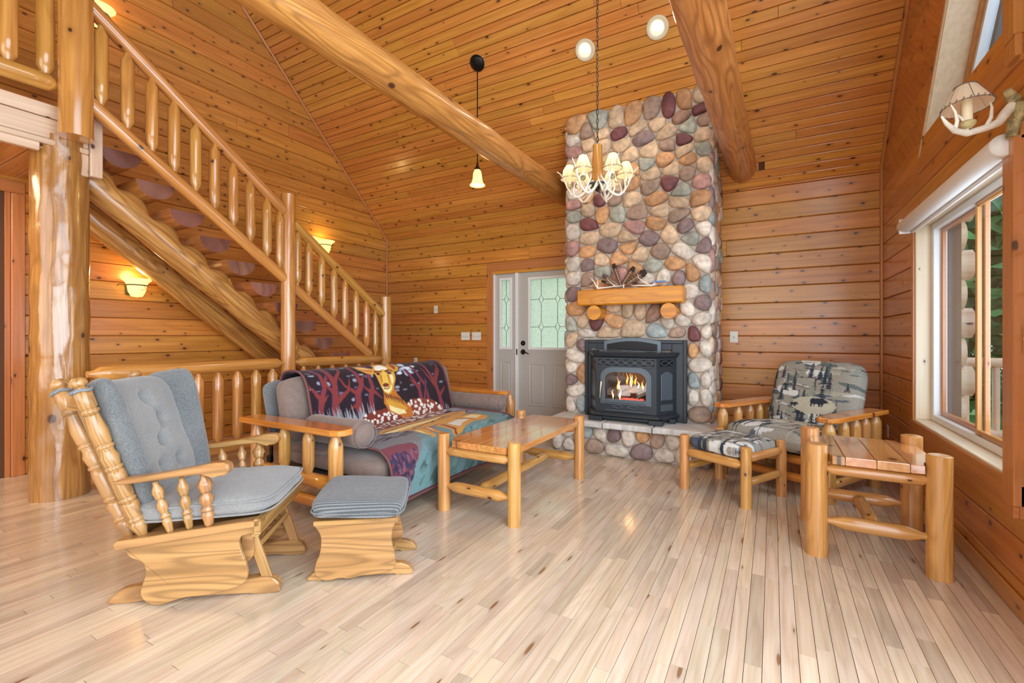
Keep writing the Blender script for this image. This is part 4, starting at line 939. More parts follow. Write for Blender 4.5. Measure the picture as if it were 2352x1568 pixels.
# ------------------------------------------------------------------ staircase
sx = -4.3
stc = thing('log_staircase', 'open log staircase with half-log treads rising along the left wall', 'staircase', (-4.95, 3.1, 0))
def tread_y(k): return 1.60+.2335*k
def tread_z(k): return 2.622-.1842*k
def string_pt(y): return 1.93-.79*(y-2.05)
def stringer(x, y0, y1, r, sd):
    m = MB(); n = 24; L = math.hypot(y1-y0, string_pt(y1)-string_pt(y0)); ns = 150; d = Vector((0, 1, -.79)).normalized(); a = Vector((1, 0, 0)); b = Vector((0, .79, 1)).normalized()
    vs = []; gs = []
    for i in range(ns+1):
        y = y0+(y1-y0)*i/ns; c_ = Vector((x, y, string_pt(y)))
        f_ = ((y-tread_y(0)+.02)/.2335) % 1          # 0 at a tread centre, .5 between two treads
        saw = .06*max(0, math.sin(PI*f_))**1.5-.035*(1-math.sin(PI*f_))**2
        if i < 8: saw *= i/8
        for k in range(n):
            t = 2*PI*k/n; up = max(0, math.sin(t))
            rr = r*(1+.09*noise.noise(Vector((math.cos(t)+sd, math.sin(t), y*2.2)))+.05*noise.noise(Vector((math.cos(t)*3+sd, math.sin(t)*3, y*7))))
            rr2 = rr+saw*up**2
            vs.append(c_+a*math.cos(t)*rr+b*math.sin(t)*rr2); gs.append((i*L/ns, (t if t < PI else 2*PI-t)*r, 0))
    m.add(vs, [(i*n+k, i*n+(k+1) % n, (i+1)*n+(k+1) % n, (i+1)*n+k) for i in range(ns) for k in range(n)]+[tuple(reversed(range(n))), tuple(ns*n+k for k in range(n))], gs, True)
    return m.build('stringer', M['stringer'], stc)
stringer(-4.66, 1.36, 4.36, .112, 1.0); stringer(-5.28, 1.36, 4.36, .118, 4.0)
for k in range(14):
    y, z = tread_y(k), tread_z(k); r = .135
    if z < .1: break
    n = 16; prof = [(y+r*1.02*math.cos(PI+PI*i/n), z+r*.98*math.sin(PI+PI*i/n)+ .0) for i in range(n+1)]
    m = MB(); m.prism([(p[0], p[1]) for p in prof], -5.45, -4.45, ((0, 0, 0), (0, 1, 0), (0, 0, 1), (1, 0, 0)), smooth=False)
    m.g = [(v[0], v[1]*1.3, v[2]) for v in m.v]
    tr = m.build('tread', M['tread'], stc)
    m = MB(); m.prism([(y+(p[0]-y)*.985, z-.001+(p[1]-z)*.985) for p in prof], -4.4499, -4.446, ((0, 0, 0), (0, 1, 0), (0, 0, 1), (1, 0, 0)))
    # end grain: radial coordinate drives the growth rings
    m.g = [((math.atan2(v[2]-z, v[1]-y)*.05), math.hypot(v[1]-y, v[2]-z)*2.2, 0) for v in m.v]
    m.build('end_grain', M['endgrain'], tr)

def rail_log(name, p0, p1, r, par, cone=0, cone1=None, mat='log', wob=.035): 
    m = MB(); log(m, p0, p1, r, cone=cone, cone1=cone1, wob=wob, ten=.45, seg=.1, n=16); return m.build(name, M[mat], par)
def baluster(par, x, y, z0, z1, r=.042, mat='log', tail=.055):
    m = MB(); L = z1-z0; p = [0, tail, tail+.012, tail+.055]
    ts = p+[tail+.055+(L-2*tail-.11)*i/5 for i in range(1, 5)]+[L-tail-.055, L-tail-.012, L-tail, L]
    rs = [r*.42]*2+[r*.5, r*.98]+[r]*4+[r*.98, r*.5, r*.42, r*.42]
    m.tube([(x, y, z0+t) for t in ts], rs, 14, wob=.05, wseed=random.random()*9); return m.build('baluster', M[mat], par)
sr = thing('stair_railing', 'slanting log handrail with short pointed balusters along the staircase', 'railing', (sx, 2.9, 0))
hz = lambda y: 3.549-.738*(y-1.366); lz = lambda y: 2.85-.724*(y-1.366)
rail_log('newel_post', (sx, 2.924, 0), (sx, 2.924, 2.61), .070, sr)
rail_log('newel_post', (sx, 4.275, 0), (sx, 4.275, 1.665), .071, sr)
rail_log('handrail', (sx, 1.33, hz(1.33)), (sx, 2.88, hz(2.88)), .054, sr)
rail_log('handrail', (sx, 2.97, hz(2.97)-.03), (sx, 4.22, hz(4.22)), .050, sr)
rail_log('lower_rail', (sx, 1.33, lz(1.33)), (sx, 2.88, lz(2.88)), .053, sr)
rail_log('lower_rail', (sx, 2.97, lz(2.97)-.01), (sx, 4.0, lz(4.0)), .049, sr)
for y in (1.426, 1.585, 1.744, 1.9, 2.06, 2.215, 2.377, 2.534, 2.697, 2.83): baluster(sr, sx, y, lz(y)+.01, hz(y)-.01, .044)
for y in (3.028, 3.161, 3.318, 3.484, 3.635, 3.794, 3.955): baluster(sr, sx, y, lz(y)+.005, hz(y)-.01, .042)
baluster(sr, sx, 4.10, .89, hz(4.10)-.01, .034)
gd = thing('guard_railing', 'level log guard railing with pointed balusters behind the sofa', 'railing', (sx, 2.6, 0))
rail_log('top_rail', (sx, 1.345, .89), (sx, 2.866, .895), .056, gd, cone=.07)
rail_log('top_rail', (sx, 2.985, .895), (sx, 4.215, .882), .052, gd, cone=.07)
rail_log('bottom_rail', (sx, 1.42, .165), (sx, 2.866, .165), .068, gd, cone=.05)
rail_log('bottom_rail', (sx, 2.985, .165), (sx, 4.215, .165), .068, gd, cone=.05)
for y in (1.50, 1.66, 1.82, 1.99, 2.081, 2.245, 2.417, 2.589, 2.756, 3.099, 3.28, 3.461, 3.648, 3.84, 4.052):
    if y == 1.99: continue
    baluster(gd, sx, y, .20, .85, .046, tail=.01)
bp_ = MB(); log(bp_, (-4.555, 1.275, 0), (-4.555, 1.275, 2.60), .168, .158, seg=.05, n=40, wob=.055, ws=2.2)
o = bp_.build('log_post', M['biglog']); tag(o, 'massive knotty peeled log post under the loft corner', 'post')
# ------------------------------------------------------------------ loft platform and its railing
lf = thing('loft_platform', None, None, (-4.9, 0, 2.6), kind='structure')
ly1 = 1.395; lx = -4.42
MB().box(X0, lx-.03, YN, ly1-.03, 2.50, 2.78).build('loft_core', M['dark'], lf)
MB().box(lx-.03, lx, -1.5, ly1, 2.705, 2.80, bev=.005, ax=1).build('fascia_board', M['pale'], lf)
MB().box(lx-.032, lx-.004, -1.5, ly1, 2.56, 2.70, bev=.005, ax=1).build('fascia_board', M['pale'], lf)
MB().box(lx-.03, lx+.008, -1.5, ly1, 2.515, 2.555, bev=.006, ax=1).build('fascia_board', M['pale'], lf)
MB().box(lx-.03, lx+.014, -1.5, 1.13, 2.455, 2.512, bev=.005, ax=1).build('fascia_board', M['pale'], lf)
MB().box(lx-.03, lx+.002, 1.33, ly1, 2.35, 2.512, bev=.005, ax=2).build('fascia_board', M['pale'], lf)
MB().box(lx-.035, lx+.025, ly1+.002, ly1+.075, 2.355, 2.80, bev=.005, ax=2).build('fascia_post', M['pale'], lf)
MB().box(X0, lx-.03, ly1, ly1+.035, 2.36, 2.80, bev=.004, ax=0).build('header_board', M['trim'], lf)
MB().box(X0, lx-.03, YN+.4, ly1-1.405, 2.485, 2.499, ax=1).build('soffit_panel', M['ceil'], lf)
for i in range(10): MB().box(X0, lx-.03, ly1-.14*(i+1), ly1-.14*i-.004, 2.485, 2.499, bev=.004, ax=0).build('soffit_board', M['ceil'], lf)
lr = thing('loft_railing', 'upright log railing of the loft at the top left corner', 'railing', (lx, .6, 2.8))
rail_log('newel_post', (sx, 1.287, 2.575), (sx, 1.287, 3.85), .096, lr)
rail_log('bottom_rail', (lx, -.9, 2.93), (lx+.04, 1.235, 2.93), .062, lr, cone=.07)
rail_log('top_rail', (lx, -.9, 3.66), (lx+.04, 1.235, 3.66), .06, lr, cone=.07)
for y in (1.155, .975, .79, .60, .41): baluster(lr, lx+.02, y, 2.95, 3.64, .05, tail=.03)
# doorway with plank door under the loft at far left
d2 = thing('door_2', None, None, (X0, .9, 0), kind='structure')
MB().box(X0, X0+.029, 1.235, 1.315, 0, 2.358, bev=.004).build('casing', M['trim'], d2)
MB().box(X0-.10, X0+.002, 1.20, 1.235, 0, 2.44, bev=.003, ax=2).build('jamb', M['trim'], d2)
MB().box(X0, X0+.03, .2, 1.315, 2.36, 2.46, bev=.004, ax=1).build('casing', M['trim'], d2)
for i in range(5): MB().box(X0-.07, X0-.03, 1.195-.12*(i+1), 1.195-.12*i-.004, .02, 2.36, bev=.006, ax=2).build('door_board', M['wall'], d2)
for z in (.25, 1.1, 1.95): MB().box(X0-.03, X0-.012, .60, 1.18, z, z+.10, bev=.004, ax=1).build('door_batten', M['trim'], d2)
hr = thing('basement_handrail', 'short round wall handrail end on a black bracket behind the big log post', 'handrail', (X0+.1, 1.5, .95))
MB().tube([(X0+.09, 1.335, 1.0), (X0+.09, 1.62, .87), (X0+.09, 2.2, .55)], .022, 12).build('rail', M['trim'], hr)
MB().tube([(X0+.02, 1.50, .86), (X0+.07, 1.50, .87), (X0+.09, 1.50, .905)], .01, 8).build('bracket', M['black'], hr)

# ------------------------------------------------------------------ switches, outlets, register
def plate(name, label, cat, c, w_, h, nrm, kind, group=None):
    # nrm 'y' on the back wall, 'x' on the right wall
    t = thing(name, label, cat, c, group=group); t['_world'] = 0
    def tf(u, v, d): return (u, -d, v) if nrm == 'y' else (-d, u, v)
    def bxx(m, u0, u1, v0, v1, d0, d1, bev=.0015):
        a, b = tf(u0, v0, d0), tf(u1, v1, d1); return m.box(min(a[0], b[0]), max(a[0], b[0]), min(a[1], b[1]), max(a[1], b[1]), min(a[2], b[2]), max(a[2], b[2]), bev=bev)
    bxx(MB(), -w_/2, w_/2, -h/2, h/2, .0, .006).build('cover_plate', M['plate'], t)
    if kind == 'outlet':
        for s_ in (-1, 1):
            r_ = bxx(MB(), -.016, .016, s_*.02-.013, s_*.02+.013, .006, .0085).build('receptacle', M['white'], t)
            q = MB(); bxx(q, -.009, -.006, s_*.02-.004, s_*.02+.007, .0085, .0092, 0); bxx(q, .006, .009, s_*.02-.004, s_*.02+.007, .0085, .0092, 0); q.build('slots', M['slot'], r_)
    else:
        nt_ = int(kind)
        for i in range(nt_):
            u = (i-(nt_-1)/2)*.046
            bxx(MB(), u-.005, u+.005, -.012, .012, .006, .008, 0).build('slot', M['slot'], t)
            bxx(MB(), u-.004, u+.004, -.004, .010, .006, .018, .001).build('toggle', M['white'], t)
    return t
yw = YB-.019; xw = X1-.019
plate('light_switch', 'single light switch on the boards midway between corner and front door', 'switch', (-4.463, yw, 1.572), .07, .115, 'y', '1')
plate('light_switch', 'left one of the two triple switch plates beside the front door', 'switch', (-3.91, yw, 1.165), .15, .115, 'y', '3', 'triple switch plates')
plate('light_switch', 'right one of the two triple switch plates, nearest the door casing', 'switch', (-3.715, yw, 1.165), .155, .115, 'y', '3', 'triple switch plates')
plate('wall_outlet', 'white outlet on the back wall just above the sofa back', 'outlet', (-4.863, yw, .77), .07, .115, 'y', 'outlet')
plate('light_switch', 'single white switch right of the stone chimney', 'switch', (-.365, yw, 1.158), .078, .118, 'y', '1')
plate('wall_outlet', 'outlet low on the window wall near the back corner', 'outlet', (xw, 5.24, .315), .07, .115, 'x', 'outlet')
plate('wall_outlet', 'outlet below the window sill behind the end table leg', 'outlet', (xw, 3.66, .33), .08, .125, 'x', 'outlet')
plate('light_switch', 'switch at the right edge of the picture beside the window casing', 'switch', (xw-.0, 2.635, 1.155), .075, .12, 'x', '1')
rg = thing('floor_register', 'grey louvered metal floor register beside the right wall behind the end table', 'vent', (.78, 3.57, 0)); rg['_world'] = 0
MB().box(-.06, .06, -.16, .16, 0, .006, bev=.002).build('frame', M['ironl'], rg)
for i in range(14): MB().box(-.045, .045, -.145+i*.0215, -.138+i*.0215, .006, .011).build('louver', M['ironl'], rg)
bbr = MB().box(X1-.034, X1-.018, 2.35, YB-.03, 0, .085, bev=.006, ax=1).build('baseboard_right', M['trim']); struct(bbr)

# ------------------------------------------------------------------ recessed lights, pendant, sconces
def to_ceil(x, y): return Vector((x, y, roof(y)))
NC = Vector((0, -S2, -S2))
for x, y, lb in ((-1.60, 4.255, 'recessed ceiling light nearer the chandelier chain, glowing'), (-.91, 4.262, 'recessed ceiling light nearer the right-hand beam, glowing')):
    p = to_ceil(x, y)+NC*.002
    t = thing('recessed_light', lb, 'ceiling light', p, group='recessed ceiling lights')
    MB().lathe([(0, .100), (.006, .100), (.009, .094), (.007, .062), (.0, .060)], p, NC, 36).build('trim_ring', plain('cream_trim', (.72, .62, .44), .4) if 'cream_trim' not in bpy.data.materials else bpy.data.materials['cream_trim'], t)
    MB().lathe([(.002, 0), (.002, .060), (.0, .062)], p, NC, 30).build('lamp_lens', plain('reflector', (.9, .82, .68), .35, emit=(1, .86, .62), estr=.45) if 'reflector' not in bpy.data.materials else bpy.data.materials['reflector'], t)
    MB().lathe([(.003, .0385), (.009, .037), (.012, .028), (.013, 0)], p+Vector((0, -S2, S2))*.016, NC, 24).build('bulb', M['lens'], t)
    l = bpy.data.lights.new('downlight', 'SPOT'); l.energy = 26; l.color = (1, .84, .62); l.spot_size = R(120); l.spot_blend = .6; l.shadow_soft_size = .05
    lo = bpy.data.objects.new('downlight', l); C.objects.link(lo); lo.location = p+NC*.02; lo.rotation_euler = (R(-18), 0, 0)
px, py = -2.775, 4.11; pz = roof(py)
pd = thing('pendant_lamp', 'small glass pendant lamp hanging on a long black rod behind the left beam', 'pendant lamp', (px, py, 2.9))
MB().lathe([(0, .082), (.012, .084), (.028, .060), (.034, 0)], Vector((px, py, pz)), NC, 28).build('canopy', M['black'], pd)
MB().tube([(px, py, pz-.03), (px, py, 3.0)], .006, 8).build('rod', M['black'], pd)
MB().lathe([(0, .012), (.02, .014), (.035, .034), (.055, .04)][::-1] and [(-.06, .036), (-.045, .034), (-.02, .018), (0, .012), (.02, .010)], (px, py, 3.02), (0, 0, 1), 18).build('cap', M['bronze'], pd)
MB().lathe([(.0, .03), (-.03, .043), (-.07, .049), (-.11, .053), (-.145, .064), (-.165, .084), (-.172, .083), (-.15, .058), (-.1, .046), (-.03, .038)], (px, py, 2.965), (0, 0, 1), 28).build('glass_shade', M['glasslit'], pd)
MB().tube([(px-.04, py-.04, 2.86), (px-.0, py-.058, 2.885), (px+.04, py-.04, 2.88)], .0018, 6).build('scroll', M['bronze'], pd)
MB().lathe([(0, 0), (.015, .022), (.035, .02), (.05, 0)], (px, py, 2.85), (0, 0, 1), 12).build('bulb', M['bulb'], pd)
point('pendant_light', (px, py, 2.80), 3, WARM, .03)
def bowl_sconce(c, lb, s_=1.0, pw=6):
    t = thing('wall_sconce', lb, 'wall lamp', c, group='glass wall sconces'); t['_world'] = 0
    MB().box(.018, .04, -.045*s_, .035*s_, -.09*s_, .07*s_, bev=.006, ax=2).build('back_plate', plain('green_bronze', (.07, .085, .03), .5, metal=.5, bump=.6, bscale=80) if 'green_bronze' not in bpy.data.materials else bpy.data.materials['green_bronze'], t)
    MB().lathe([(-.115*s_, .0), (-.108*s_, .045*s_), (-.06*s_, .068*s_), (-.0*s_, .078*s_), (.03*s_, .092*s_), (.055*s_, .122*s_), (.062*s_, .128*s_), (.056*s_, .112*s_), (.02*s_, .076*s_), (-.06*s_, .058*s_), (-.10*s_, .03*s_)], (.125, .01, 0), (0, 0, 1), 30).build('glass_bowl', M['glasslit'], t)
    MB().lathe([(-.006, .083*s_), (.0, .088*s_), (.006, .083*s_)], (.125, .01, 0), (0, 0, 1), 28).build('band', bpy.data.materials['green_bronze'], t)
    MB().tube([(.03, -.02, 0), (.06, -.06, .004), (.05, -.10, .01), (.03, -.11, -.005)], .004, 8).tube([(.21, .03, -.0), (.215, .05, -.03), (.205, .03, -.05), (.2, .01, -.045)], .0025, 6).build('scroll', bpy.data.materials['green_bronze'], t)
    point('sconce_light', (c[0]+.13, c[1]+.01, c[2]+.10), pw, (1, .70, .30), .05)
bowl_sconce((X0, 2.045, 1.66), 'lit glass bowl wall sconce under the staircase beside the big post', 1.0, 2.2)
bowl_sconce((X0, 4.20, 2.42), 'lit glass bowl wall sconce partly behind the lower stair handrail', 1.0, 2.2)
bowl_sconce((X0, 1.75, 4.12), 'lit glass wall sconce high on the left wall above the stairs', 1.0, 2.2)

def lampshade(m1, m2, m3, c, r0, r1, h, n=8, axis=(0, 0, 1)):
    # panelled parchment shade: flat panels (m1), whip-stitched rims (m2), ribs (m3)
    c = Vector(c); ax_, a, b = frame_of(Vector(axis))
    def P(t, z, r): return c+ax_*z+a*math.cos(t)*r+b*math.sin(t)*r
    nn = n*3
    vs = [P(2*PI*i/nn, 0, r0) for i in range(nn)]+[P(2*PI*i/nn, h, r1) for i in range(nn)]
    m1.add(vs, [(i, (i+1) % nn, nn+(i+1) % nn, nn+i) for i in range(nn)])
    for z, r in ((0, r0), (h, r1)):
        m2.tube([P(2*PI*i/24, z, r+.001) for i in range(25)], r0*.02, 5)
        for i in range(24): t = 2*PI*(i+.5)/24; m2.tube([P(t-.04, z+(-.004 if z == 0 else .004), r+.001), P(t+.04, z+(.010 if z == 0 else -.010), r*1.005)], r0*.022, 4)
    for i in range(n): t = 2*PI*i/n; m3.tube([P(t, 0, r0+.001), P(t, h, r1+.001)], r0*.014, 4)
M['stitch'] = plain('leather_stitch', (.14, .09, .07), .8)
def antler_arm(m, base, d, up, L, r, seed, big=1.0):
    # curved antler arm leaving base along d, curling upward, with tines
    rnd = random.Random(seed); d = Vector(d).normalized(); u = Vector(up); s_ = d.cross(u).normalized()
    P = [Vector(base)+d*(L*t)+u*(L*(.0-.42*math.sin(PI*min(1, t*1.15))+.55*max(0, t-.55)**1.1*1.6))+s_*(L*.12*math.sin(t*3+seed)) for t in [i/10 for i in range(11)]]
    m.tube(P, [r*(1-.72*i/10) for i in range(11)], 10)
    for i, h, sd in ((2, .30, -.14), (3, .34, .16), (5, .40, -.20), (6, .30, .22), (7, .42, .12), (8, .34, -.16)):
        b0 = P[i]; h *= L*big*rnd.uniform(.85, 1.2)
        m.tube([b0, b0+u*h*.3+s_*sd*L*.5+d*.1*h, b0+u*h*.7+s_*sd*L*.9+d*.02*h, b0+u*h+s_*sd*L*.8-d*.1*h], [r*.7, r*.55, r*.38, r*.08], 8)
    return P
ch = thing('chandelier', 'antler chandelier with six lit parchment shades hanging on a long chain', 'chandelier', (-1.13, 3.27, 2.3))
cx, cy = -1.133, 3.268
m = MB(); log(m, (cx, cy, 2.305), (cx, cy, 2.585), .041, .037, seg=.03, n=18, wob=.22); m.build('center_post', M['log'], ch)
MB().lathe([(0, 0), (0, .012), (.008, .014), (.012, .085), (.018, .086), (.018, 0)], (cx, cy, 2.275), (0, 0, 1), 32).build('base_disc', plain('pewter', (.12, .12, .09), .5, metal=.5), ch)
MB().lathe([(-.03, 0), (-.028, .012), (-.012, .016), (.0, .014)], (cx, cy, 2.275), (0, 0, 1), 12).build('finial', M['bronze'], ch)
m = MB(); z = 2.575; k = 0; zc = roof(cy)
while z < zc-.02:
    d_ = (1, 0) if k % 2 else (0, 1); w_ = .009
    m.tube([(cx+d_[0]*w_*math.sin(t), cy+d_[1]*w_*math.sin(t), z+.021+.021*math.cos(t)) for t in [2*PI*i/8 for i in range(9)]], .0024, 5, cap=False); z += .034; k += 1
m.build('chain', M['copper'], ch)
MB().tube([(cx+.004*math.sin(i*.7), cy+.004*math.cos(i*.7), 2.575+(zc-2.575)*i/60) for i in range(61)], .0022, 5).build('cord', M['slot'], ch)
MB().lathe([(0, .06), (.012, .06), (.026, .03), (.03, 0)], (cx, cy, zc), NC, 20).build('canopy', M['bronze'], ch)
for i in range(6):
    an = R(20+60*i); d_ = Vector((math.cos(an), math.sin(an), 0)); b0 = Vector((cx, cy, 2.315))+d_*.03
    am = MB(); P = antler_arm(am, b0, d_, (0, 0, 1), .27, .012, i+1); arm = am.build('antler_arm', M['antler'], ch)
    q = Vector((cx, cy, 2.30))+d_*.205; z0 = 2.315
    MB().lathe([(-.03, .006), (-.02, .018), (0, .020), (.004, .017)], q+Vector((0, 0, .0)), (0, 0, 1), 12).build('burr_cup', M['antlerb'], arm)
    MB().lathe([(0, .011), (.062, .011), (.062, 0)], q, (0, 0, 1), 12).build('candle_sleeve', M['candle'], arm)
    m1, m2, m3 = MB(), MB(), MB(); lampshade(m1, m2, m3, q+Vector((0, 0, .045)), .068, .027, .105)
    sh = m1.build('lamp_shade', M['shade'], ch); m2.build('stitched_rim', M['stitch'], sh); m3.build('ribs', M['stitch'], sh)
    MB().lathe([(0, 0), (.006, .011), (.025, .013), (.045, 0)], q+Vector((0, 0, .064)), (0, 0, 1), 10).build('bulb', M['bulb'], arm)
    point('chandelier_light', q+Vector((0, 0, .115)), 0.14, (1, .80, .52), .015)
# antler sconce at upper right
sc_c = Vector((.705, 2.60, 2.10))
an_ = thing('antler_sconce', 'antler wall sconce with unlit laced parchment shade beside the upper window', 'wall lamp', (.80, 2.68, 2.1))
wallp = Vector((X1-.02, 2.70, 2.10))
m = MB().lathe([(0, 0), (0, .045), (.02, .05), (.03, .03), (.03, 0)], wallp, (-1, 0, 0), 20); m.build('mount', M['antlerb'], an_)
m = MB()
beam = [wallp+Vector((-.03, -.0, .03)), wallp+Vector((-.055, -.02, .0)), wallp+Vector((-.085, -.05, -.045)), wallp+Vector((-.14, -.10, -.075)), sc_c+Vector((.0, .0, -.085)), sc_c+Vector((-.05, -.045, -.08)), sc_c+Vector((-.085, -.08, -.055)), sc_c+Vector((-.105, -.10, -.03))]
m.tube(beam, [.021, .019, .016, .014, .013, .011, .008, .003], 12)
for i, v, r_ in ((5, (-.02, -.03, .10), .009), (4, (-.045, -.02, .09), .009), (3, (.02, .02, .12), .009)):
    b0 = beam[i]; v = Vector(v); m.tube([b0, b0+v*.35+Vector((.012, .0, 0)), b0+v*.7+Vector((.01, 0, 0)), b0+v], [r_, r_*.8, r_*.55, .002], 8)
arm = m.build('antler_arm', M['antler'], an_)
MB().lathe([(-.03, .012), (-.012, .028), (0, .03), (.004, .024)], sc_c+Vector((0, 0, -.04)), (0, 0, 1), 16).build('burr_cup', M['antlerb'], arm)
MB().lathe([(0, .018), (.10, .018), (.10, 0)], sc_c+Vector((0, 0, -.038)), (.0, .0, 1), 16).build('candle_sleeve', M['candle'], arm)
m1, m2, m3 = MB(), MB(), MB(); lampshade(m1, m2, m3, sc_c+Vector((0, 0, .025)), .082, .036, .088, n=6, axis=(-.04, .10, 1))
sh = m1.build('lamp_shade', M['shadeoff'], an_); m2.build('stitched_rim', M['stitch'], sh); m3.build('ribs', M['stitch'], sh)
MB().tube([wallp+Vector((-.02, .0, -.03)), wallp+Vector((-.03, 0, -.10))], [.026, .02], 12).build('antler_stub', M['antlerb'], an_)
MB().tube([wallp+Vector((-.02, 0, .05)), wallp+Vector((-.05, -.01, .10))], [.024, .014], 12).build('antler_stub', M['antlerb'], an_)

# ------------------------------------------------------------------ coffee table
def leg(par, x, y, h, r, mat='cedar'):
    m = MB(); log(m, (x, y, 0), (x, y, h), r, r*.97, n=20, wob=.03, seg=.08)
    m.tube([(x, y, h), (x, y, h+.004)], [r*.95, r*.80], 20)
    return m.build('leg', M[mat], par)
def rail(par, p0, p1, r, nm='rail', cone=.05, mat='cedar', wob=.05):
    m = MB(); log(m, p0, p1, r, cone=cone, ten=.5, wob=wob, n=14, seg=.08); return m.build(nm, M[mat], par)
ct = thing('coffee_table', 'log coffee table with glossy plank top in front of the sofa', 'table', (-1.65, 3.0, 0))
LX = (-1.93, -1.385); LY = (2.455, 3.545); r = .042
for x in LX:
    for y in LY: leg(ct, x, y, .51, r)
nb = 4; bx0, bx1 = -1.90, -1.372
for i in range(nb):
    a = bx0+(bx1-bx0)*i/nb; b = bx0+(bx1-bx0)*(i+1)/nb; e0 = i == 0; e1 = i == nb-1
    y0, y1 = 2.42, 3.585; m = MB()
    if e1: pts = [(a+.001, y0), (b-.055, y0), (b-.055, y0+.08), (b, y0+.09), (b, y1-.09), (b-.055, y1-.08), (b-.055, y1), (a+.001, y1)]
    elif e0: pts = [(a+.065, y0), (b-.001, y0), (b-.001, y1), (a+.065, y1), (a+.06, y1-.085), (a, y1-.10), (a, y0+.10), (a+.06, y0+.085)]
    else: pts = [(a+.001, y0), (b-.001, y0), (b-.001, y1), (a+.001, y1)]
    m.prism(pts, .437, .478, ((0, 0, 0), (1, 0, 0), (0, 1, 0), (0, 0, 1)), ax=1, bev=.003); m.build('top_board', M['tabletop'], ct)
for y in LY: rail(ct, (LX[0]+.03, y, .40), (LX[1]-.03, y, .40), .032, 'apron_rail', .03); rail(ct, (LX[0]+.03, y, .165), (LX[1]-.03, y, .165), .036, 'stretcher', .07)
rail(ct, (-1.66, LY[0]+.02, .165), (-1.66, LY[1]-.02, .165), .034, 'stretcher', .05)

# ------------------------------------------------------------------ end table
et = thing('end_table', 'log end table with four-plank top in the right foreground', 'table', (.44, 3.2, 0))
EX = (.205, .70); EY = (2.945, 3.45); r = .052
for x in EX:
    for y in EY: leg(et, x, y, .59, r)
bx0, bx1 = .195, .712; nb = 4; y0, y1 = 2.895, 3.50
for i in range(nb):
    a = bx0+(bx1-bx0)*i/nb; b = bx0+(bx1-bx0)*(i+1)/nb; c_ = .062
    pts = [(a+.0015, y0), (b-.0015, y0), (b-.0015, y1), (a+.0015, y1)]
    def notch(cx_, sgn, yy, sy):  # concave cut round a leg
        return [(cx_, yy+sy*.115), (cx_+sgn*.028, yy+sy*.105), (cx_+sgn*.062, yy+sy*.07), (cx_+sgn*.072, yy+sy*.03), (cx_+sgn*.075, yy)]
    if i == 0: pts = notch(a, 1, y0, 1)+[(b-.0015, y0), (b-.0015, y1)]+list(reversed(notch(a, 1, y1, -1)))
    if i == nb-1: pts = [(a+.0015, y0)]+list(reversed(notch(b, -1, y0, 1)))+notch(b, -1, y1, -1)+[(a+.0015, y1)]
    m = MB().prism(pts, .502, .545, ((0, 0, 0), (1, 0, 0), (0, 1, 0), (0, 0, 1)), ax=1, bev=.003); m.build('top_board', M['tabletop'], et)
for y in EY: rail(et, (EX[0]+.035, y, .465), (EX[1]-.035, y, .465), .030, 'apron_rail', .03); rail(et, (EX[0]+.035, y, .19), (EX[1]-.035, y, .19), .036, 'stretcher', .08)
rail(et, (.45, EY[0]+.03, .19), (.45, EY[1]-.03, .19), .033, 'stretcher', .03)

# ------------------------------------------------------------------ woodland print (canvas in arrays, read by vertex colours)
class Canvas:
    def __init__(s, w, h, col): s.w, s.h = w, h; s.a = np.ones((h, w, 3))*np.array(col); s.X, s.Y = np.meshgrid((np.arange(w)+.5)/w, (np.arange(h)+.5)/h)
    def poly(s, pts, col, a=1):
        x, y = s.X, s.Y; ins = np.zeros(x.shape, bool); n = len(pts)
        for i in range(n):
            x1, y1 = pts[i]; x2, y2 = pts[(i+1) % n]
            if y1 == y2: continue
            c = ((y1 > y) != (y2 > y)) & (x < (x2-x1)*(y-y1)/(y2-y1)+x1); ins ^= c
        s.a[ins] = s.a[ins]*(1-a)+np.array(col)*a
    def ell(s, cx, cy, rx, ry, col, a=1, ang=0):
        dx, dy = s.X-cx, s.Y-cy; c, q = math.cos(ang), math.sin(ang); u = dx*c+dy*q; v = -dx*q+dy*c
        m = (u/rx)**2+(v/ry)**2 < 1; s.a[m] = s.a[m]*(1-a)+np.array(col)*a
    def line(s, pts, w0, col, w1=None, asp=1):
        w1 = w0 if w1 is None else w1; n = len(pts)-1
        for i in range(n):
            (x1, y1), (x2, y2) = pts[i], pts[i+1]; dx, dy = (x2-x1)*asp, y2-y1; L = dx*dx+dy*dy+1e-12
            t = np.clip(((s.X-x1)*asp*dx+(s.Y-y1)*dy)/L, 0, 1); d = np.hypot((s.X-x1)*asp-t*dx, s.Y-y1-t*dy)
            w_ = w0+(w1-w0)*((i+t)/n); s.a[d < w_] = col
    def get(s, u, v): return tuple(s.a[min(s.h-1, max(0, int(v*s.h))), min(s.w-1, max(0, int(u*s.w)))])
def spruce(cv, x, y, h, col, rnd, asp=1):
    w_ = h*.26/asp
    for k in range(7):
        t = k/7; ww = w_*(.15+.85*t); yy = y-h+h*t
        cv.poly([(x, yy-h*.06), (x+ww+rnd.uniform(-.1, .1)*w_, yy+h*.16), (x+ww*.3, yy+h*.12), (x-ww*.3, yy+h*.12), (x-ww+rnd.uniform(-.1, .1)*w_, yy+h*.16)], col)
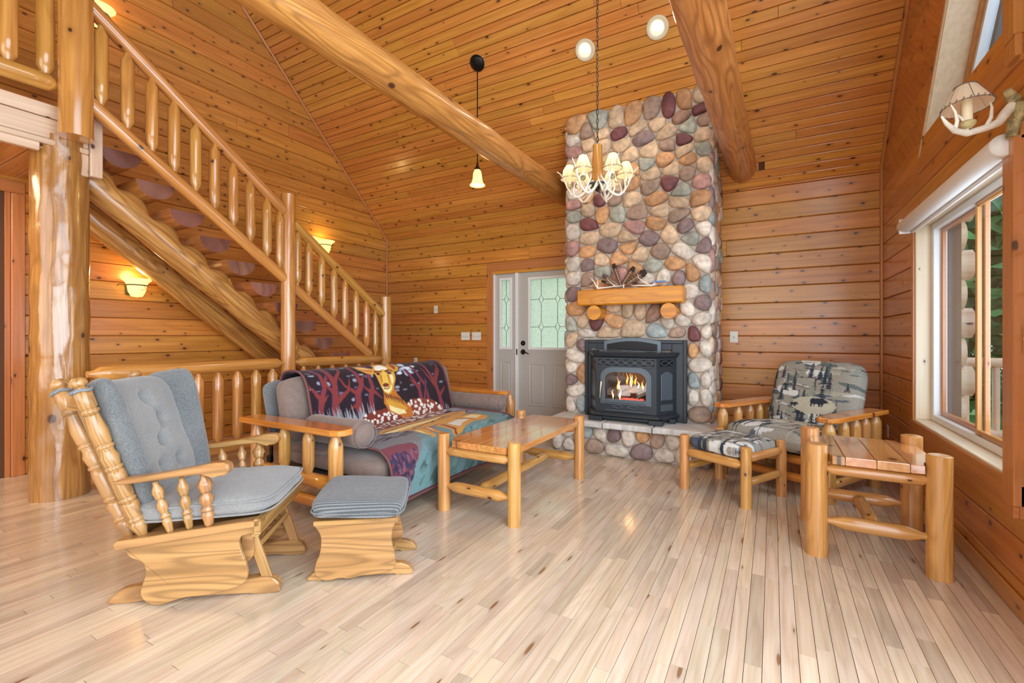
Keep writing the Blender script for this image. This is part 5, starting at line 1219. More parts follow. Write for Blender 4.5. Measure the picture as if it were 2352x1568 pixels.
def bear(cv, x, y, s, col):
    cv.ell(x, y, s*.52, s*.30, col); cv.ell(x+s*.36, y-s*.06, s*.3, s*.3, col); cv.ell(x+s*.62, y-s*.02, s*.2, s*.17, col); cv.ell(x+s*.82, y+s*.03, s*.1, s*.08, col); cv.ell(x+s*.58, y-s*.2, s*.06, s*.06, col)
    cv.ell(x-s*.35, y+s*.0, s*.24, s*.3, col)
    for dx in (-.42, -.2, .22, .42): cv.poly([(x+s*(dx-.08), y), (x+s*(dx+.1), y), (x+s*(dx+.06), y+s*.55), (x+s*(dx-.08), y+s*.55)], col)
def wood_print(seed, asp=1.0, bears=True):
    rnd = random.Random(seed); cv = Canvas(150, 150, (.30, .275, .225))
    for _ in range(60):
        cv.ell(rnd.random(), rnd.random(), rnd.uniform(.04, .18), rnd.uniform(.006, .03), rnd.choice([(.58, .58, .54), (.40, .36, .27), (.20, .16, .12), (.06, .08, .11), (.62, .63, .62), (.24, .13, .11), (.08, .11, .10), (.05, .07, .12)]), .85, rnd.uniform(-.25, .25))
    for _ in range(9): cv.ell(rnd.random(), rnd.random(), rnd.uniform(.1, .2), rnd.uniform(.03, .07), (.68, .68, .64), .9, rnd.uniform(-.3, .3))
    for _ in range(52):
        spruce(cv, rnd.random(), rnd.uniform(.2, 1.05), rnd.uniform(.14, .27), rnd.choice([(.02, .035, .045), (.04, .06, .06), (.24, .26, .20), (.05, .09, .10), (.04, .035, .055), (.40, .40, .34), (.02, .03, .04)]), rnd)
    for _ in range(22): cv.ell(rnd.random(), rnd.uniform(0, 1), rnd.uniform(.02, .07), rnd.uniform(.004, .010), (.06, .05, .05), 1, rnd.uniform(-.3, .3))
    if bears:
        cv.ell(.56, .66, .24, .12, (.50, .46, .34), .9)
        bear(cv, .60, .60, .13, (.018, .022, .035)); bear(cv, .34, .665, .065, (.02, .025, .035))
    return cv

# ------------------------------------------------------------------ armchair with log frame (local axes: y forward, x to its left)
def frame_arm(m, x, y0, y1, z, w_=.13, t=.035):
    pts = [(x-w_/2, y0), (x+w_/2, y0), (x+w_/2, y1-.06), (x+w_*.38, y1-.015), (x+w_*.2, y1), (x-w_*.2, y1), (x-w_*.38, y1-.015), (x-w_/2, y1-.06)]
    m.prism(pts, z-t, z, ((0, 0, 0), (1, 0, 0), (0, 1, 0), (0, 0, 1)), ax=1, bev=.006); return m
def spindle_leg(par, x, y, z0, z1, r, neck=.07, foot=False, nm='spindle', mat='cedar'):
    m = MB(); L = z1-z0; ts = [0]; rs = [r]
    if foot: ts = [0, .012, .06]; rs = [r*.5, r*.55, r]
    a = ts[-1]
    for i in range(1, 5): ts.append(a+(L-neck-a)*i/4); rs.append(r)
    ts += [L-neck*.75, L-neck*.15, L]; rs += [r*.93, r*.55, r*.5]
    m.tube([(x, y, z0+t) for t in ts], rs, 16, wob=.03, wseed=random.random()*9); return m.build(nm, M[mat], par)
CA = R(150)   # forward (+y) of the chair points to the camera side
ac = thing('log_armchair', 'log-framed armchair with bear and forest print cushions by the right wall', 'armchair', (.150, 4.365, 0), CA, world=False)
for s_ in (-1, 1):
    x = .41*s_
    o = frame_arm(MB(), x, -.42, .40, .60, .14).build('armrest', M['cedar_red'], ac)
    spindle_leg(ac, x, .33, 0, .566, .042, nm='leg'); spindle_leg(ac, x, -.36, 0, .566, .045, nm='leg')
    for y in (.12, -.05, -.20): spindle_leg(ac, x, y, .30, .566, .036, foot=True)
    rail(ac, (x, .30, .265), (x, -.33, .265), .036, 'side_rail', .04); rail(ac, (x, .30, .12), (x, -.33, .12), .032, 'side_rail', .04)
for y, z in ((.33, .255), (.33, .12), (-.36, .255)): rail(ac, (-.38, y, z), (.38, y, z), .034, 'cross_rail', .05, 'cedar_red')
MB().box(-.36, .36, -.34, .34, .255, .275, bev=.004).build('seat_deck', M['cedar'], ac)
def print_cushion(name, par, Mx, sx_, sy_, th, cv, p=5, q=2.6, tuft=None, mat='tapestry', nu=140, nv=70, flip=False):
    # two domed faces joined at the rim, coloured from the canvas by their own face coordinates
    m = MB(); vs = []; cols = []; N = 110
    def prof(u, v):
        a = max(0, 1-abs(u)**p); b = max(0, 1-abs(v)**p); h = (a*b)**(1/q)
        return h
    for side in (1, -1):
        for j in range(N+1):
            for i in range(N+1):
                u, v = -1+2*i/N, -1+2*j/N
                k_ = (abs(u)**6+abs(v)**6)**(1/6); mx = max(abs(u), abs(v)); f_ = mx/k_ if k_ > 1e-6 else 1
                X_, Y_ = u*f_, v*f_; uu = 1 if mx >= 1 else mx
                h = (max(0, 1-uu**p))**(1/q)
                z = side*th/2*h*(1+.05*noise.noise(Vector((X_*2.2, Y_*2.2, side*3))))
                if tuft and side == 1:
                    for (tx, ty) in tuft: z -= th*.30*math.exp(-((X_-tx)**2+(Y_-ty)**2)/.016)
                vs.append(Mx @ Vector((X_*sx_/2, Y_*sy_/2, z)))
                cu = (X_+1)/2; cv_ = 1-(Y_+1)/2
                if flip: cu = 1-cu
                cols.append(cv.get(cu, cv_))
    o = len(vs)//2; W_ = N+1
    fs = []
    for b in (0, o): fs += [(b+j*W_+i, b+j*W_+i+1, b+(j+1)*W_+i+1, b+(j+1)*W_+i) for j in range(N) for i in range(N)]
    m.add(vs, fs, None, True, col=cols); return m.build(name, M[mat], par)
# seat cushion, slightly dipping to the back; back cushion leaning
Ms = Matrix.Translation((0, .08, .375)) @ Matrix.Rotation(R(4), 4, 'X')
print_cushion('seat_cushion', ac, Ms, .68, .80, .19, wood_print(5), p=5, tuft=[(-.35, -.2), (.35, -.2)])
Mb = Matrix.Translation((0, -.33, .655)) @ Matrix.Rotation(R(110), 4, 'X') @ Matrix.Rotation(PI, 4, 'Z') @ Matrix.Rotation(PI, 4, 'Z')
print_cushion('back_cushion', ac, Mb, .70, .62, .20, wood_print(11), p=5, tuft=[(-.42, .1), (.42, .1), (0, -.35)], flip=True)
for x in (-.25, 0, .25): MB().tube([(x, -.36, .27), (x, -.50, .80)], .02, 8).build('back_slat', M['cedar'], ac)

# ------------------------------------------------------------------ log ottoman
lo_ = thing('log_ottoman', 'square log footstool with forest print cushion before the armchair', 'ottoman', (-.268, 3.80, 0), R(-28), world=False)
ox, oy = .245, .225
for sx_ in (-1, 1):
    for sy_ in (-1, 1): leg(lo_, sx_*ox, sy_*oy, .408, .036)
for sy_ in (-1, 1): rail(lo_, (-ox+.02, sy_*oy, .285), (ox-.02, sy_*oy, .285), .033, 'rail', .04)
for sx_ in (-1, 1): rail(lo_, (sx_*ox, -oy+.02, .335), (sx_*ox, oy-.02, .335), .030, 'rail', .03); rail(lo_, (sx_*ox, -oy+.02, .17), (sx_*ox, oy-.02, .17), .028, 'stretcher', .03)
print_cushion('cushion', lo_, Matrix.Translation((0, 0, .365)), .47, .47, .115, wood_print(23, bears=False), p=6)
# ------------------------------------------------------------------ sofa with log arms
so = thing('log_sofa', 'log-framed sofa with taupe suede mattress in front of the guard railing', 'sofa', (-2.7, 2.93, 0))
def arm_board(par, y, x0, x1, z, w_, t=.038):
    pts = [(x0, y-w_/2), (x1-.07, y-w_/2), (x1-.02, y-w_*.38), (x1, y-w_*.15), (x1, y+w_*.2), (x1-.03, y+w_*.42), (x1-.08, y+w_/2), (x0+.02, y+w_/2), (x0, y+w_*.4)]
    m = MB().prism(pts, z-t, z, ((0, 0, 0), (1, 0, 0), (0, 1, 0), (0, 0, 1)), ax=0, bev=.006); return m.build('armrest', M['cedar_red'], par)
for y, xr, xf in ((1.885, -3.20, -2.20), (4.01, -3.20, -2.33)):
    arm_board(so, y, xr, xf, .61, .155)
    for x in (-2.31, -3.11): spindle_leg(so, x, y, 0, .573, .045, neck=.085, nm='leg')
    for x in (-2.565, -2.81): spindle_leg(so, x, y, .28, .573, .037, neck=.06, foot=True)
    rail(so, (-2.34, y, .262), (-3.09, y, .262), .044, 'side_rail', .05, 'cedar_red'); rail(so, (-2.34, y, .13), (-3.09, y, .13), .036, 'side_rail', .05, 'cedar_red')
for x, z in ((-2.31, .20), (-3.11, .20), (-3.11, .42)): rail(so, (x, 1.91, z), (x, 3.98, z), .036, 'cross_rail', .05, 'cedar_red')
MB().box(-3.08, -2.30, 1.96, 3.93, .235, .255, bev=.004).build('seat_deck', M['slot'], so)
def shear_cushion(name, x0, z0, x1, z1, th, ya, yb, mat, ws, pp=9):
    # a mattress half whose mid-line runs in the x-z plane from (x0,z0) to (x1,z1)
    L = math.hypot(x1-x0, z1-z0); ux, uz = (x1-x0)/L, (z1-z0)/L
    m = MB(); vs, fs = rbox(0, 0, 0, L, yb-ya, th, p=pp, q=3.2, nu=72, nv=26); out = []
    for v in vs:
        q = Vector((v.x, v.y, v.z)); seam = -.006*math.exp(-(abs(abs(v.z)-th*.28)/.006)**2)
        nz = noise.noise(Vector((v.x*4+ws, v.y*4, v.z*4)))*.010
        k_ = 1+seam*3+nz
        q = Vector((v.x*k_, v.y*(1+seam/2), v.z*(1+nz*4)))
        out.append(Vector(((x0+x1)/2+ux*q.x-uz*q.z, (ya+yb)/2+q.y, (z0+z1)/2+uz*q.x+ux*q.z)))
    m.add(out, fs, None, True); return m.build(name, M[mat], so)
shear_cushion('seat_mattress', -3.02, .335, -2.085, .325, .205, 1.99, 3.90, 'suede', 1)
shear_cushion('seat_mattress', -3.0, .395, -2.55, .385, .09, 1.99, 3.90, 'suede', 6)
shear_cushion('back_mattress', -2.955, .40, -3.06, .872, .235, 1.99, 3.88, 'suede', 3)
shear_cushion('back_pad', -3.10, .42, -3.225, .845, .075, 1.975, 3.87, 'graydark', 4)
m = MB().box(-3.16, -3.13, 2.0, 2.012, .28, .50, bev=.002).box(-3.175, -3.12, 1.985, 2.01, .26, .31, bev=.005); m.build('hinge_bracket', M['black'], so)
# throw -------------------------------------------------------------------
P_ = [(-3.245, .66), (-3.20, .86), (-3.11, .907), (-2.985, .895), (-2.905, .79), (-2.805, .48), (-2.76, .452), (-2.25, .447), (-2.12, .425), (-2.062, .34), (-2.035, .10)]
def arc(P):
    L = [0]
    for a, b in zip(P, P[1:]): L.append(L[-1]+math.hypot(a[0]-b[0], a[1]-b[1]))
    return [l/L[-1] for l in L]
LL = arc(P_)
def catm(P, L, s):
    i = max(0, min(len(P)-2, next((k for k in range(len(L)-1) if L[k+1] >= s), len(P)-2)))
    t = (s-L[i])/(L[i+1]-L[i]); p0, p1, p2, p3 = P[max(0, i-1)], P[i], P[i+1], P[min(len(P)-1, i+2)]
    return [.5*((2*p1[k])+(-p0[k]+p2[k])*t+(2*p0[k]-5*p1[k]+4*p2[k]-p3[k])*t*t+(-p0[k]+3*p1[k]-3*p2[k]+p3[k])*t**3) for k in (0, 1)]
TH = lambda t: (t+.07)/.97       # measured throw coordinates -> canvas u
rnd = random.Random(3)
cv = Canvas(520, 460, (.030, .008, .020)); ASP = 1.64/1.8
DK = (.028, .008, .022); RB = (.30, .055, .055); GR = (.42, .42, .45)
def T(pts): return [(TH(a), b) for a, b in pts]
for _ in range(70): # pale leaves in the dark wood
    x, y = rnd.uniform(-.06, .92), rnd.uniform(.10, .33); cv.ell(TH(x), y, rnd.uniform(.008, .022), rnd.uniform(.003, .007), rnd.choice([(.30, .33, .40), (.42, .44, .5), (.22, .2, .28)]), .9)
for _ in range(30): cv.ell(TH(rnd.gauss(.58, .035)), rnd.uniform(.16, .245), rnd.uniform(.01, .03), rnd.uniform(.004, .010), rnd.choice([(.62, .66, .74), (.42, .46, .55), (.75, .78, .84)]), .95)
def branchy(pts, w0, w1, subs):
    cv.line(T(pts), w0+.006, (.03, .02, .10), w1+.004, ASP); cv.line(T(pts), w0, RB, w1, ASP)
    for s_ in subs: cv.line(T(s_), w1*1.4+.002, RB, .002, ASP)
branchy([(-.03, .40), (-.01, .32), (.02, .27), (.015, .20), (-.02, .15)], .014, .006, [[(-.02, .30), (-.07, .24)], [(.02, .26), (.06, .20), (.05, .14)], [(-.01, .33), (.03, .30)]])
branchy([(.05, .39), (.065, .32), (.08, .26), (.06, .18), (.03, .13)], .02, .007, [[(.07, .30), (.01, .22)], [(.08, .25), (.13, .19), (.15, .12)], [(.07, .33), (.15, .29), (.17, .24)]])
branchy([(.19, .37), (.20, .31), (.235, .27), (.22, .21), (.19, .15)], .018, .006, [[(.20, .31), (.14, .27), (.11, .22)], [(.23, .27), (.27, .22)], [(.19, .35), (.14, .36)]])
branchy([(.27, .385), (.275, .33), (.30, .29), (.295, .22), (.32, .15)], .016, .006, [[(.29, .30), (.35, .34)], [(.28, .31), (.24, .28)]])
branchy([(.81, .45), (.80, .37), (.79, .31), (.75, .23), (.72, .15)], .016, .006, [[(.79, .31), (.85, .24), (.84, .16)], [(.795, .34), (.74, .27), (.70, .21)], [(.80, .37), (.87, .33)], [(.79, .29), (.86, .20)]])
branchy([(.635, .375), (.64, .33), (.62, .29), (.575, .22)], .012, .005, [[(.64, .33), (.67, .27)], [(.62, .30), (.58, .27)]])
branchy([(.70, .37), (.69, .31), (.65, .24), (.62, .18)], .009, .004, [])
branchy([(.66, .38), (.69, .33), (.71, .28)], .006, .003, [])
# blue-grey grass beneath the trees
for k in range(60):
    x = rnd.uniform(-.06, .30); cv.poly(T([(x-.012, .47), (x+.012, .47), (x+rnd.uniform(-.03, .0), rnd.uniform(.34, .40))]), GR)
cv.poly(T([(-.07, .42), (.3, .40), (.3, .56), (-.07, .56)]), GR)
for k in range(30):
    x = rnd.uniform(.80, .95); cv.poly(T([(x-.012, .52), (x+.012, .52), (x-.02, rnd.uniform(.40, .47))]), GR)
cv.poly(T([(.80, .49), (.99, .47), (.99, .62), (.75, .62)]), (.40, .40, .45))
# ground: greys, teals, the red patch
cv.poly(T([(-.08, .54), (.95, .54), (.95, 1.01), (-.08, 1.01)]), (.26, .25, .27))
cv.poly(T([(.20, .74), (.38, .70), (.60, .70), (.95, .60), (.95, 1.01), (.0, 1.01), (.06, .90), (.14, .84)]), (.21, .34, .36))
for k in range(160):
    x, y = rnd.uniform(.03, .93), rnd.uniform(.72, 1.0)
    if y > .90-.18*x: cv.ell(TH(x), y, rnd.uniform(.02, .06), rnd.uniform(.008, .02), rnd.choice([(.10, .20, .17), (.13, .25, .24), (.26, .42, .43), (.06, .11, .09), (.20, .35, .34)]), .7, -.5)
cv.poly(T([(-.06, .765), (.02, .76), (.10, .775), (.12, .82), (.09, .875), (.02, .93), (-.08, .93), (-.08, .77)]), (.24, .06, .085))
for k in range(140):
    x, y = rnd.uniform(-.07, .09), rnd.uniform(.84, .96)
    if x < .10-.6*(y-.84): cv.ell(TH(x), y, rnd.uniform(.004, .012), rnd.uniform(.006, .014), rnd.choice([(.05, .03, .09), (.12, .06, .12), (.28, .12, .16), (.05, .05, .12)]), .9)
for k in range(26):
    x = rnd.uniform(-.05, .26); cv.ell(TH(x), .655+rnd.uniform(-.03, .04), rnd.uniform(.02, .06), .004, (.06, .035, .09), .9, -.2)
cv.poly(T([(.58, .56), (.80, .545), (.86, .58), (.74, .62), (.62, .61)]), (.10, .03, .07))
for k in range(20): cv.ell(TH(rnd.uniform(.56, .88)), rnd.uniform(.55, .63), rnd.uniform(.02, .05), .004, rnd.choice([(.10, .03, .07), (.42, .44, .5)]), .9)
# reclining spotted deer
FUR = (.27, .055, .03); GOLD = (.72, .40, .06); PALE = (.90, .78, .42); OR = (.60, .22, .03)
cv.poly(T([(.50, .42), (.52, .38), (.56, .362), (.63, .366), (.72, .378), (.77, .405), (.80, .445), (.79, .49), (.72, .53), (.60, .55), (.48, .54)]), (.32, .08, .04))
cv.poly(T([(.165, .48), (.175, .43), (.21, .40), (.27, .386), (.36, .383), (.44, .395), (.50, .42), (.54, .46), (.55, .52), (.44, .56), (.26, .57), (.17, .54)]), FUR)
for _ in range(260):
    x, y = rnd.uniform(.17, .80), rnd.uniform(.37, .54)
    c_ = cv.get(TH(x), y)
    if abs(c_[0]-FUR[0]) < .07 and c_[1] < .10 and c_[2] < .05: cv.ell(TH(x), y, .009, rnd.uniform(.006, .0085), (.85, .80, .74), 1)
# legs folded on the seat
cv.poly(T([(.12, .60), (.20, .565), (.36, .555), (.56, .56), (.76, .545), (.84, .575), (.76, .62), (.60, .645), (.40, .665), (.22, .64)]), GOLD)
cv.poly(T([(.14, .612), (.34, .585), (.60, .585), (.56, .60), (.36, .61), (.2, .63)]), PALE)
for a, b in (((.16, .60), (.56, .57)), ((.30, .64), (.66, .60)), ((.46, .62), (.78, .575))): cv.line(T([a, ((a[0]+b[0])/2, (a[1]+b[1])/2-.012), b]), .003, (.10, .04, .05), .002, ASP)
cv.poly(T([(.26, .655), (.33, .665), (.31, .72), (.26, .79), (.235, .80), (.25, .74)]), GOLD); cv.poly(T([(.27, .67), (.29, .67), (.27, .73), (.25, .76)]), PALE)
cv.poly(T([(.33, .66), (.37, .665), (.345, .74), (.30, .83), (.275, .84), (.30, .77)]), OR); cv.poly(T([(.345, .67), (.36, .67), (.33, .74), (.315, .77)]), PALE)
cv.poly(T([(.40, .68), (.47, .66), (.60, .64), (.74, .63), (.80, .66), (.78, .74), (.70, .76), (.60, .75), (.50, .77), (.42, .83), (.36, .84), (.39, .76)]), GOLD)
cv.poly(T([(.48, .69), (.60, .67), (.64, .71), (.54, .74), (.47, .76)]), (.80, .80, .78)); cv.poly(T([(.66, .66), (.76, .65), (.77, .70), (.68, .73)]), PALE)
cv.line(T([(.44, .69), (.42, .76), (.38, .83)]), .010, (.34, .06, .03), .006, ASP); cv.line(T([(.62, .65), (.66, .70), (.64, .75)]), .006, (.34, .12, .03), .003, ASP)
# neck, head, ears
cv.poly(T([(.37, .30), (.44, .285), (.46, .33), (.50, .365), (.545, .40), (.55, .44), (.50, .455), (.44, .43), (.38, .40), (.355, .36)]), OR)
cv.poly(T([(.38, .36), (.44, .37), (.49, .40), (.50, .43), (.44, .425), (.39, .395)]), PALE); cv.poly(T([(.37, .34), (.46, .36), (.52, .40), (.50, .41), (.42, .385), (.37, .365)]), GOLD)
for k in range(9): x = .375+.014*k; cv.line(T([(x, .325+.004*k), (x+.008, .35+.004*k)]), .0035, (.08, .015, .015), .001, ASP)
cv.poly(T([(.235, .160), (.28, .165), (.33, .178), (.355, .195), (.345, .225), (.32, .232), (.28, .215), (.25, .185)]), GOLD); cv.poly(T([(.25, .172), (.31, .186), (.335, .205), (.32, .218), (.28, .20)]), (.62, .25, .10)); cv.poly(T([(.245, .165), (.30, .178), (.33, .19), (.29, .186)]), PALE)
cv.poly(T([(.47, .165), (.50, .150), (.535, .160), (.54, .19), (.515, .222), (.48, .225), (.465, .20)]), GOLD); cv.poly(T([(.485, .17), (.505, .162), (.52, .175), (.505, .205), (.49, .21)]), (.40, .09, .03))
cv.poly(T([(.345, .185), (.375, .150), (.43, .145), (.47, .17), (.485, .21), (.48, .25), (.465, .28), (.445, .305), (.42, .325), (.39, .328), (.365, .31), (.355, .285), (.345, .25), (.335, .215)]), GOLD)
cv.poly(T([(.375, .165), (.425, .160), (.455, .185), (.44, .205), (.40, .20), (.365, .21), (.355, .19)]), (.93, .90, .80)); cv.poly(T([(.44, .24), (.465, .24), (.46, .27), (.44, .29)]), PALE)
cv.poly(T([(.385, .215), (.425, .215), (.425, .27), (.40, .29), (.375, .28)]), (.82, .55, .12)); cv.poly(T([(.36, .29), (.39, .30), (.42, .30), (.44, .285), (.43, .31), (.40, .325), (.375, .315)]), PALE)
cv.line(T([(.345, .215), (.365, .21), (.39, .218)]), .006, (.20, .04, .02), .004, ASP); cv.line(T([(.425, .218), (.45, .208), (.475, .22)]), .006, (.20, .04, .02), .004, ASP)
cv.ell(TH(.362), .228, .012, .008, (.03, .02, .03)); cv.ell(TH(.446), .228, .015, .009, (.03, .02, .04)); cv.ell(TH(.449), .226, .005, .003, (.5, .55, .65))
cv.line(T([(.375, .24), (.37, .27)]), .003, (.35, .10, .02), .002, ASP); cv.line(T([(.43, .24), (.425, .275)]), .003, (.35, .10, .02), .002, ASP)
cv.ell(TH(.392), .286, .020, .010, (.30, .07, .04)); cv.ell(TH(.383), .286, .005, .004, (.02, .01, .01)); cv.ell(TH(.403), .286, .005, .004, (.02, .01, .01)); cv.line(T([(.375, .302), (.395, .306), (.415, .302)]), .0025, (.12, .03, .02), .0025, ASP)
cv.poly(T([(.10, .50), (.125, .44), (.15, .455), (.17, .51)]), GOLD); cv.poly(T([(.115, .49), (.128, .458), (.145, .475), (.15, .50)]), (.3, .08, .03))
# hem
BRD = (.13, .035, .035)
for sl in (cv.Y > .985, cv.X < .012, cv.X > .988, cv.Y < .012): cv.a[sl] = BRD
k_ = np.zeros_like(cv.a)
for dx, dy in ((0, 0), (1, 0), (-1, 0), (0, 1), (0, -1)): k_ += np.roll(np.roll(cv.a, dx, 1), dy, 0)
cv.a = (k_/5)**1.22*.92
OLDF = [0, .109, .175, .258, .451, .772, .844, 1]
NEWF = [0, LL[1], LL[3], LL[4], (LL[5]+LL[6])/2, LL[7]+.03, LL[8]+.02, 1]
NT, NS = 400, 400; YA, YBk = 2.105, 3.70
def TP(u, v):
    x, z = catm(P_, LL, v); wv = .006*noise.noise(Vector((u*7, v*9, 1)))+.004*noise.noise(Vector((u*20, v*16, 4)))
    if v > .86: wv += .014*math.sin(u*15+1)*(v-.86)/.14
    y = YA+(YBk-YA)*u+.010*math.sin(v*6)+ (-.02 if u < .5 else .02)*(v-.5)
    if v > .84: z += .03*math.sin(u*2.6+.4)*(v-.84)/.16
    return Vector((x+wv, y, z+wv*.6))
m = MB(); m.grid(TP, NT, NS, cols=[cv.get(i/(NT-1), float(np.interp(j/(NS-1), NEWF, OLDF))) for j in range(NS) for i in range(NT)])
bk = m.build('throw_blanket', M['print'], fix=False); md = bk.modifiers.new('t', 'SOLIDIFY'); md.thickness = .008; md.offset = 1
tag(bk, 'plush throw with a reclining spotted deer among red trees, spread over the sofa', 'blanket')
for u, nm in ((0, 'left'), (1, 'right')): MB().tube([TP(u, i/80)+Vector((.003, 0, .004)) for i in range(81)], .008, 8).build('hem', M['piping'], bk)
MB().tube([TP(i/60, 1) for i in range(61)], .007, 8).build('hem', M['piping'], bk)
# bolsters -----------------------------------------------------------------
def bolster(label, x0, x1, y, z, r, rz, wr, seed):
    t = thing('bolster_pillow', label, 'pillow', ((x0+x1)/2, y, z), rz, 'sofa bolsters', world=False)
    L = (x1-x0); m = MB(); n, ns = 40, 44; vs = []
    for i in range(ns+1):
        s_ = i/ns; xx = -L/2+L*s_; e = min(s_, 1-s_)*L; rr = r*(1-max(0, 1-e/.055)**2.6) if e < .055 else r
        rr = max(rr, .004)
        for k in range(n):
            tt = 2*PI*k/n; ww = wr*math.sin(xx*60+3*noise.noise(Vector((math.cos(tt)*1.5+seed, math.sin(tt)*1.5, xx*2)))*3)*.5 if wr else 0
            q = 1+.05*noise.noise(Vector((math.cos(tt)*1.4+seed, math.sin(tt)*1.4, xx*4)))+ww
            vs.append(Vector((xx+ (.02*(1-(rr/r)**2) if s_ > .5 else -.02*(1-(rr/r)**2)), math.cos(tt)*rr*q, math.sin(tt)*rr*q*.93)))
    m.add(vs, [(i*n+k, i*n+(k+1) % n, (i+1)*n+(k+1) % n, (i+1)*n+k) for i in range(ns) for k in range(n)]+[tuple(range(n)), tuple(ns*n+k for k in range(n))], None, True)
    m.build('pillow_body', M['suede'], t)
    MB().tube([(L/2-.012, math.cos(2*PI*i/36)*r*.90, math.sin(2*PI*i/36)*r*.90*.93) for i in range(37)], .0035, 6).build('seam', M['suede'], t); return t
bolster('smooth taupe bolster pillow by the near arm of the sofa', -2.80, -2.245, 2.075, .537, .097, 0, 0, 1)
bolster('wrinkled taupe bolster pillow by the far arm of the sofa', -2.95, -2.25, 3.80, .518, .082, R(-2), .05, 5)

# ------------------------------------------------------------------ glider rocking chair (local: x forward, y left)
GA = R(37.5)
gl = thing('glider_chair', 'oak glider rocking chair with grey cushions in the left foreground', 'rocking chair', (-2.36, 1.23, 0), GA, world=False)
XZ = lambda y: ((0, y, 0), (1, 0, 0), (0, 0, 1), (0, 1, 0))
def smooth_outline(pts, n=2):
    for _ in range(n):
        q = []
        for i in range(len(pts)):
            a, b = pts[i], pts[(i+1) % len(pts)]; q += [(a[0]*.75+b[0]*.25, a[1]*.75+b[1]*.25), (a[0]*.25+b[0]*.75, a[1]*.25+b[1]*.75)]
        pts = q
    return pts
pan = [(-.252, .262), (-.235, .222), (-.19, .205), (-.168, .175), (-.172, .13), (-.188, .09), (-.19, .05), (-.158, .016), (-.11, .008), (-.067, .022), (-.007, .037), (.063, .036), (.152, .052), (.215, .07), (.243, .10), (.236, .16), (.208, .235), (.203, .272), (.225, .298), (.285, .305), (.295, .345), (-.252, .27)]
foot = [(-.35, 0), (-.345, .022), (-.315, .052), (-.27, .070), (-.15, .075), (0, .066), (.15, .066), (.25, .078), (.32, .074), (.35, .05), (.358, .02), (.355, 0), (.25, .0), (.22, .008), (-.2, .008), (-.25, 0)]
for s_ in (-1, 1):
    y0 = s_*.245; m = MB().prism(smooth_outline(pan), y0-.010, y0+.010, XZ(0), bev=.003); sp = m.build('side_panel', M['oak'], gl)
    MB().prism(smooth_outline(foot, 1), s_*.185-.022, s_*.185+.022, XZ(0), bev=.005).build('base_foot', M['oak'], gl)
    # inner A-frame posts and swing links
    for (xa, za, xb_, zb_) in ((.30, .06, .22, .30), (-.02, .06, -.05, .27), (.10, .06, .20, .31)):
        d = Vector((xb_-xa, 0, zb_-za)); L = d.length; an = math.atan2(d.x, d.z)
        MB().box(-.022, .022, -.010, .010, 0, L, bev=.004, ax=2, M_=Matrix.Translation((xa, s_*.185, za)) @ Matrix.Rotation(an, 4, 'Y')).build('base_post', M['oak'], gl)
    MB().prism(smooth_outline([(.19, .17), (.225, .15), (.25, .18), (.245, .25), (.24, .32), (.21, .32), (.195, .25)], 1), s_*.205-.008, s_*.205+.008, XZ(0), bev=.002).build('swing_link', M['oak'], gl)
    # seat rail board
    m = MB().prism([(-.275, .275), (-.262, .268), (.29, .335), (.305, .345), (.305, .368), (-.262, .305), (-.278, .295)], s_*.225, s_*.285, XZ(0), bev=.004); m.build('seat_rail', M['oak'], gl)
    MB().prism([(.245, .27), (.275, .27), (.275, .345), (.245, .34)], s_*.215-.012, s_*.215+.012, XZ(0), bev=.002).build('corner_block', M['oak'], gl)
for x, z, r_ in ((.12, .05, .013), (-.18, .05, .013), (.26, .215, .013)): MB().tube([(x, -.18, z), (x, .18, z)], r_, 12).build('cross_dowel', M['oak'], gl)
MB().box(.275, .305, -.285, .285, .30, .368, bev=.005, ax=1).build('front_rail', M['oak'], gl)
MB().box(-.28, -.25, -.26, .26, .262, .302, bev=.005, ax=1).build('back_rail', M['oak'], gl)
MB().box(-.24, .27, -.225, .225, .285, .30, bev=.002, M_=Matrix.Rotation(R(-6.5), 4, 'Y')).build('seat_deck', M['oak'], gl)
# turned parts
def turned(par, p0, p1, prof, nm, n=16):
    p0, p1 = Vector(p0), Vector(p1); L = (p1-p0).length
    return MB().lathe([(z*L, r) for z, r in prof], p0, p1-p0, n).build(nm, M['oak'], par)
def bead(z, r): return [(z-.016, r*.92), (z-.013, r*.84), (z-.009, r*1.04), (z+.0, r*1.09), (z+.009, r*1.04), (z+.013, r*.84), (z+.016, r*.92)]
R0 = .0305
post = [(0, 0), (0, .017), (.03, .020), (.085, R0*1.12), (.10, R0*1.0)]+bead(.12, R0)+[(.145, R0*.88), (.21, R0*1.1), (.235, R0)]+bead(.25, R0)+[(.275, R0), (.40, R0*1.05), (.435, R0)]+bead(.452, R0)+[(.475, R0*.95), (.52, R0*1.12), (.55, R0*.86), (.565, R0*.86)]+bead(.585, R0)+[(.61, R0*1.02), (.68, R0*1.12), (.77, R0*.84), (.785, R0*.84)]+bead(.80, R0)+[(.825, R0*1.05), (.93, R0*1.05), (.935, R0*.7), (.945, R0*.55), (.95, R0*.9), (.965, R0*1.05), (.985, R0*.95), (.998, R0*.5), (1, 0)]
posts = [((-.185, -.24, .305), (-.372, -.345, 1.0)), ((-.25, -.215, .30), (-.525, -.235, .985)), ((-.25, .215, .30), (-.525, .235, .985)), ((-.185, .24, .305), (-.372, .345, .99))]
for p0, p1 in posts: turned(gl, p0, p1, post, 'back_post', 20)
for i in (0, 2, 3):  pass
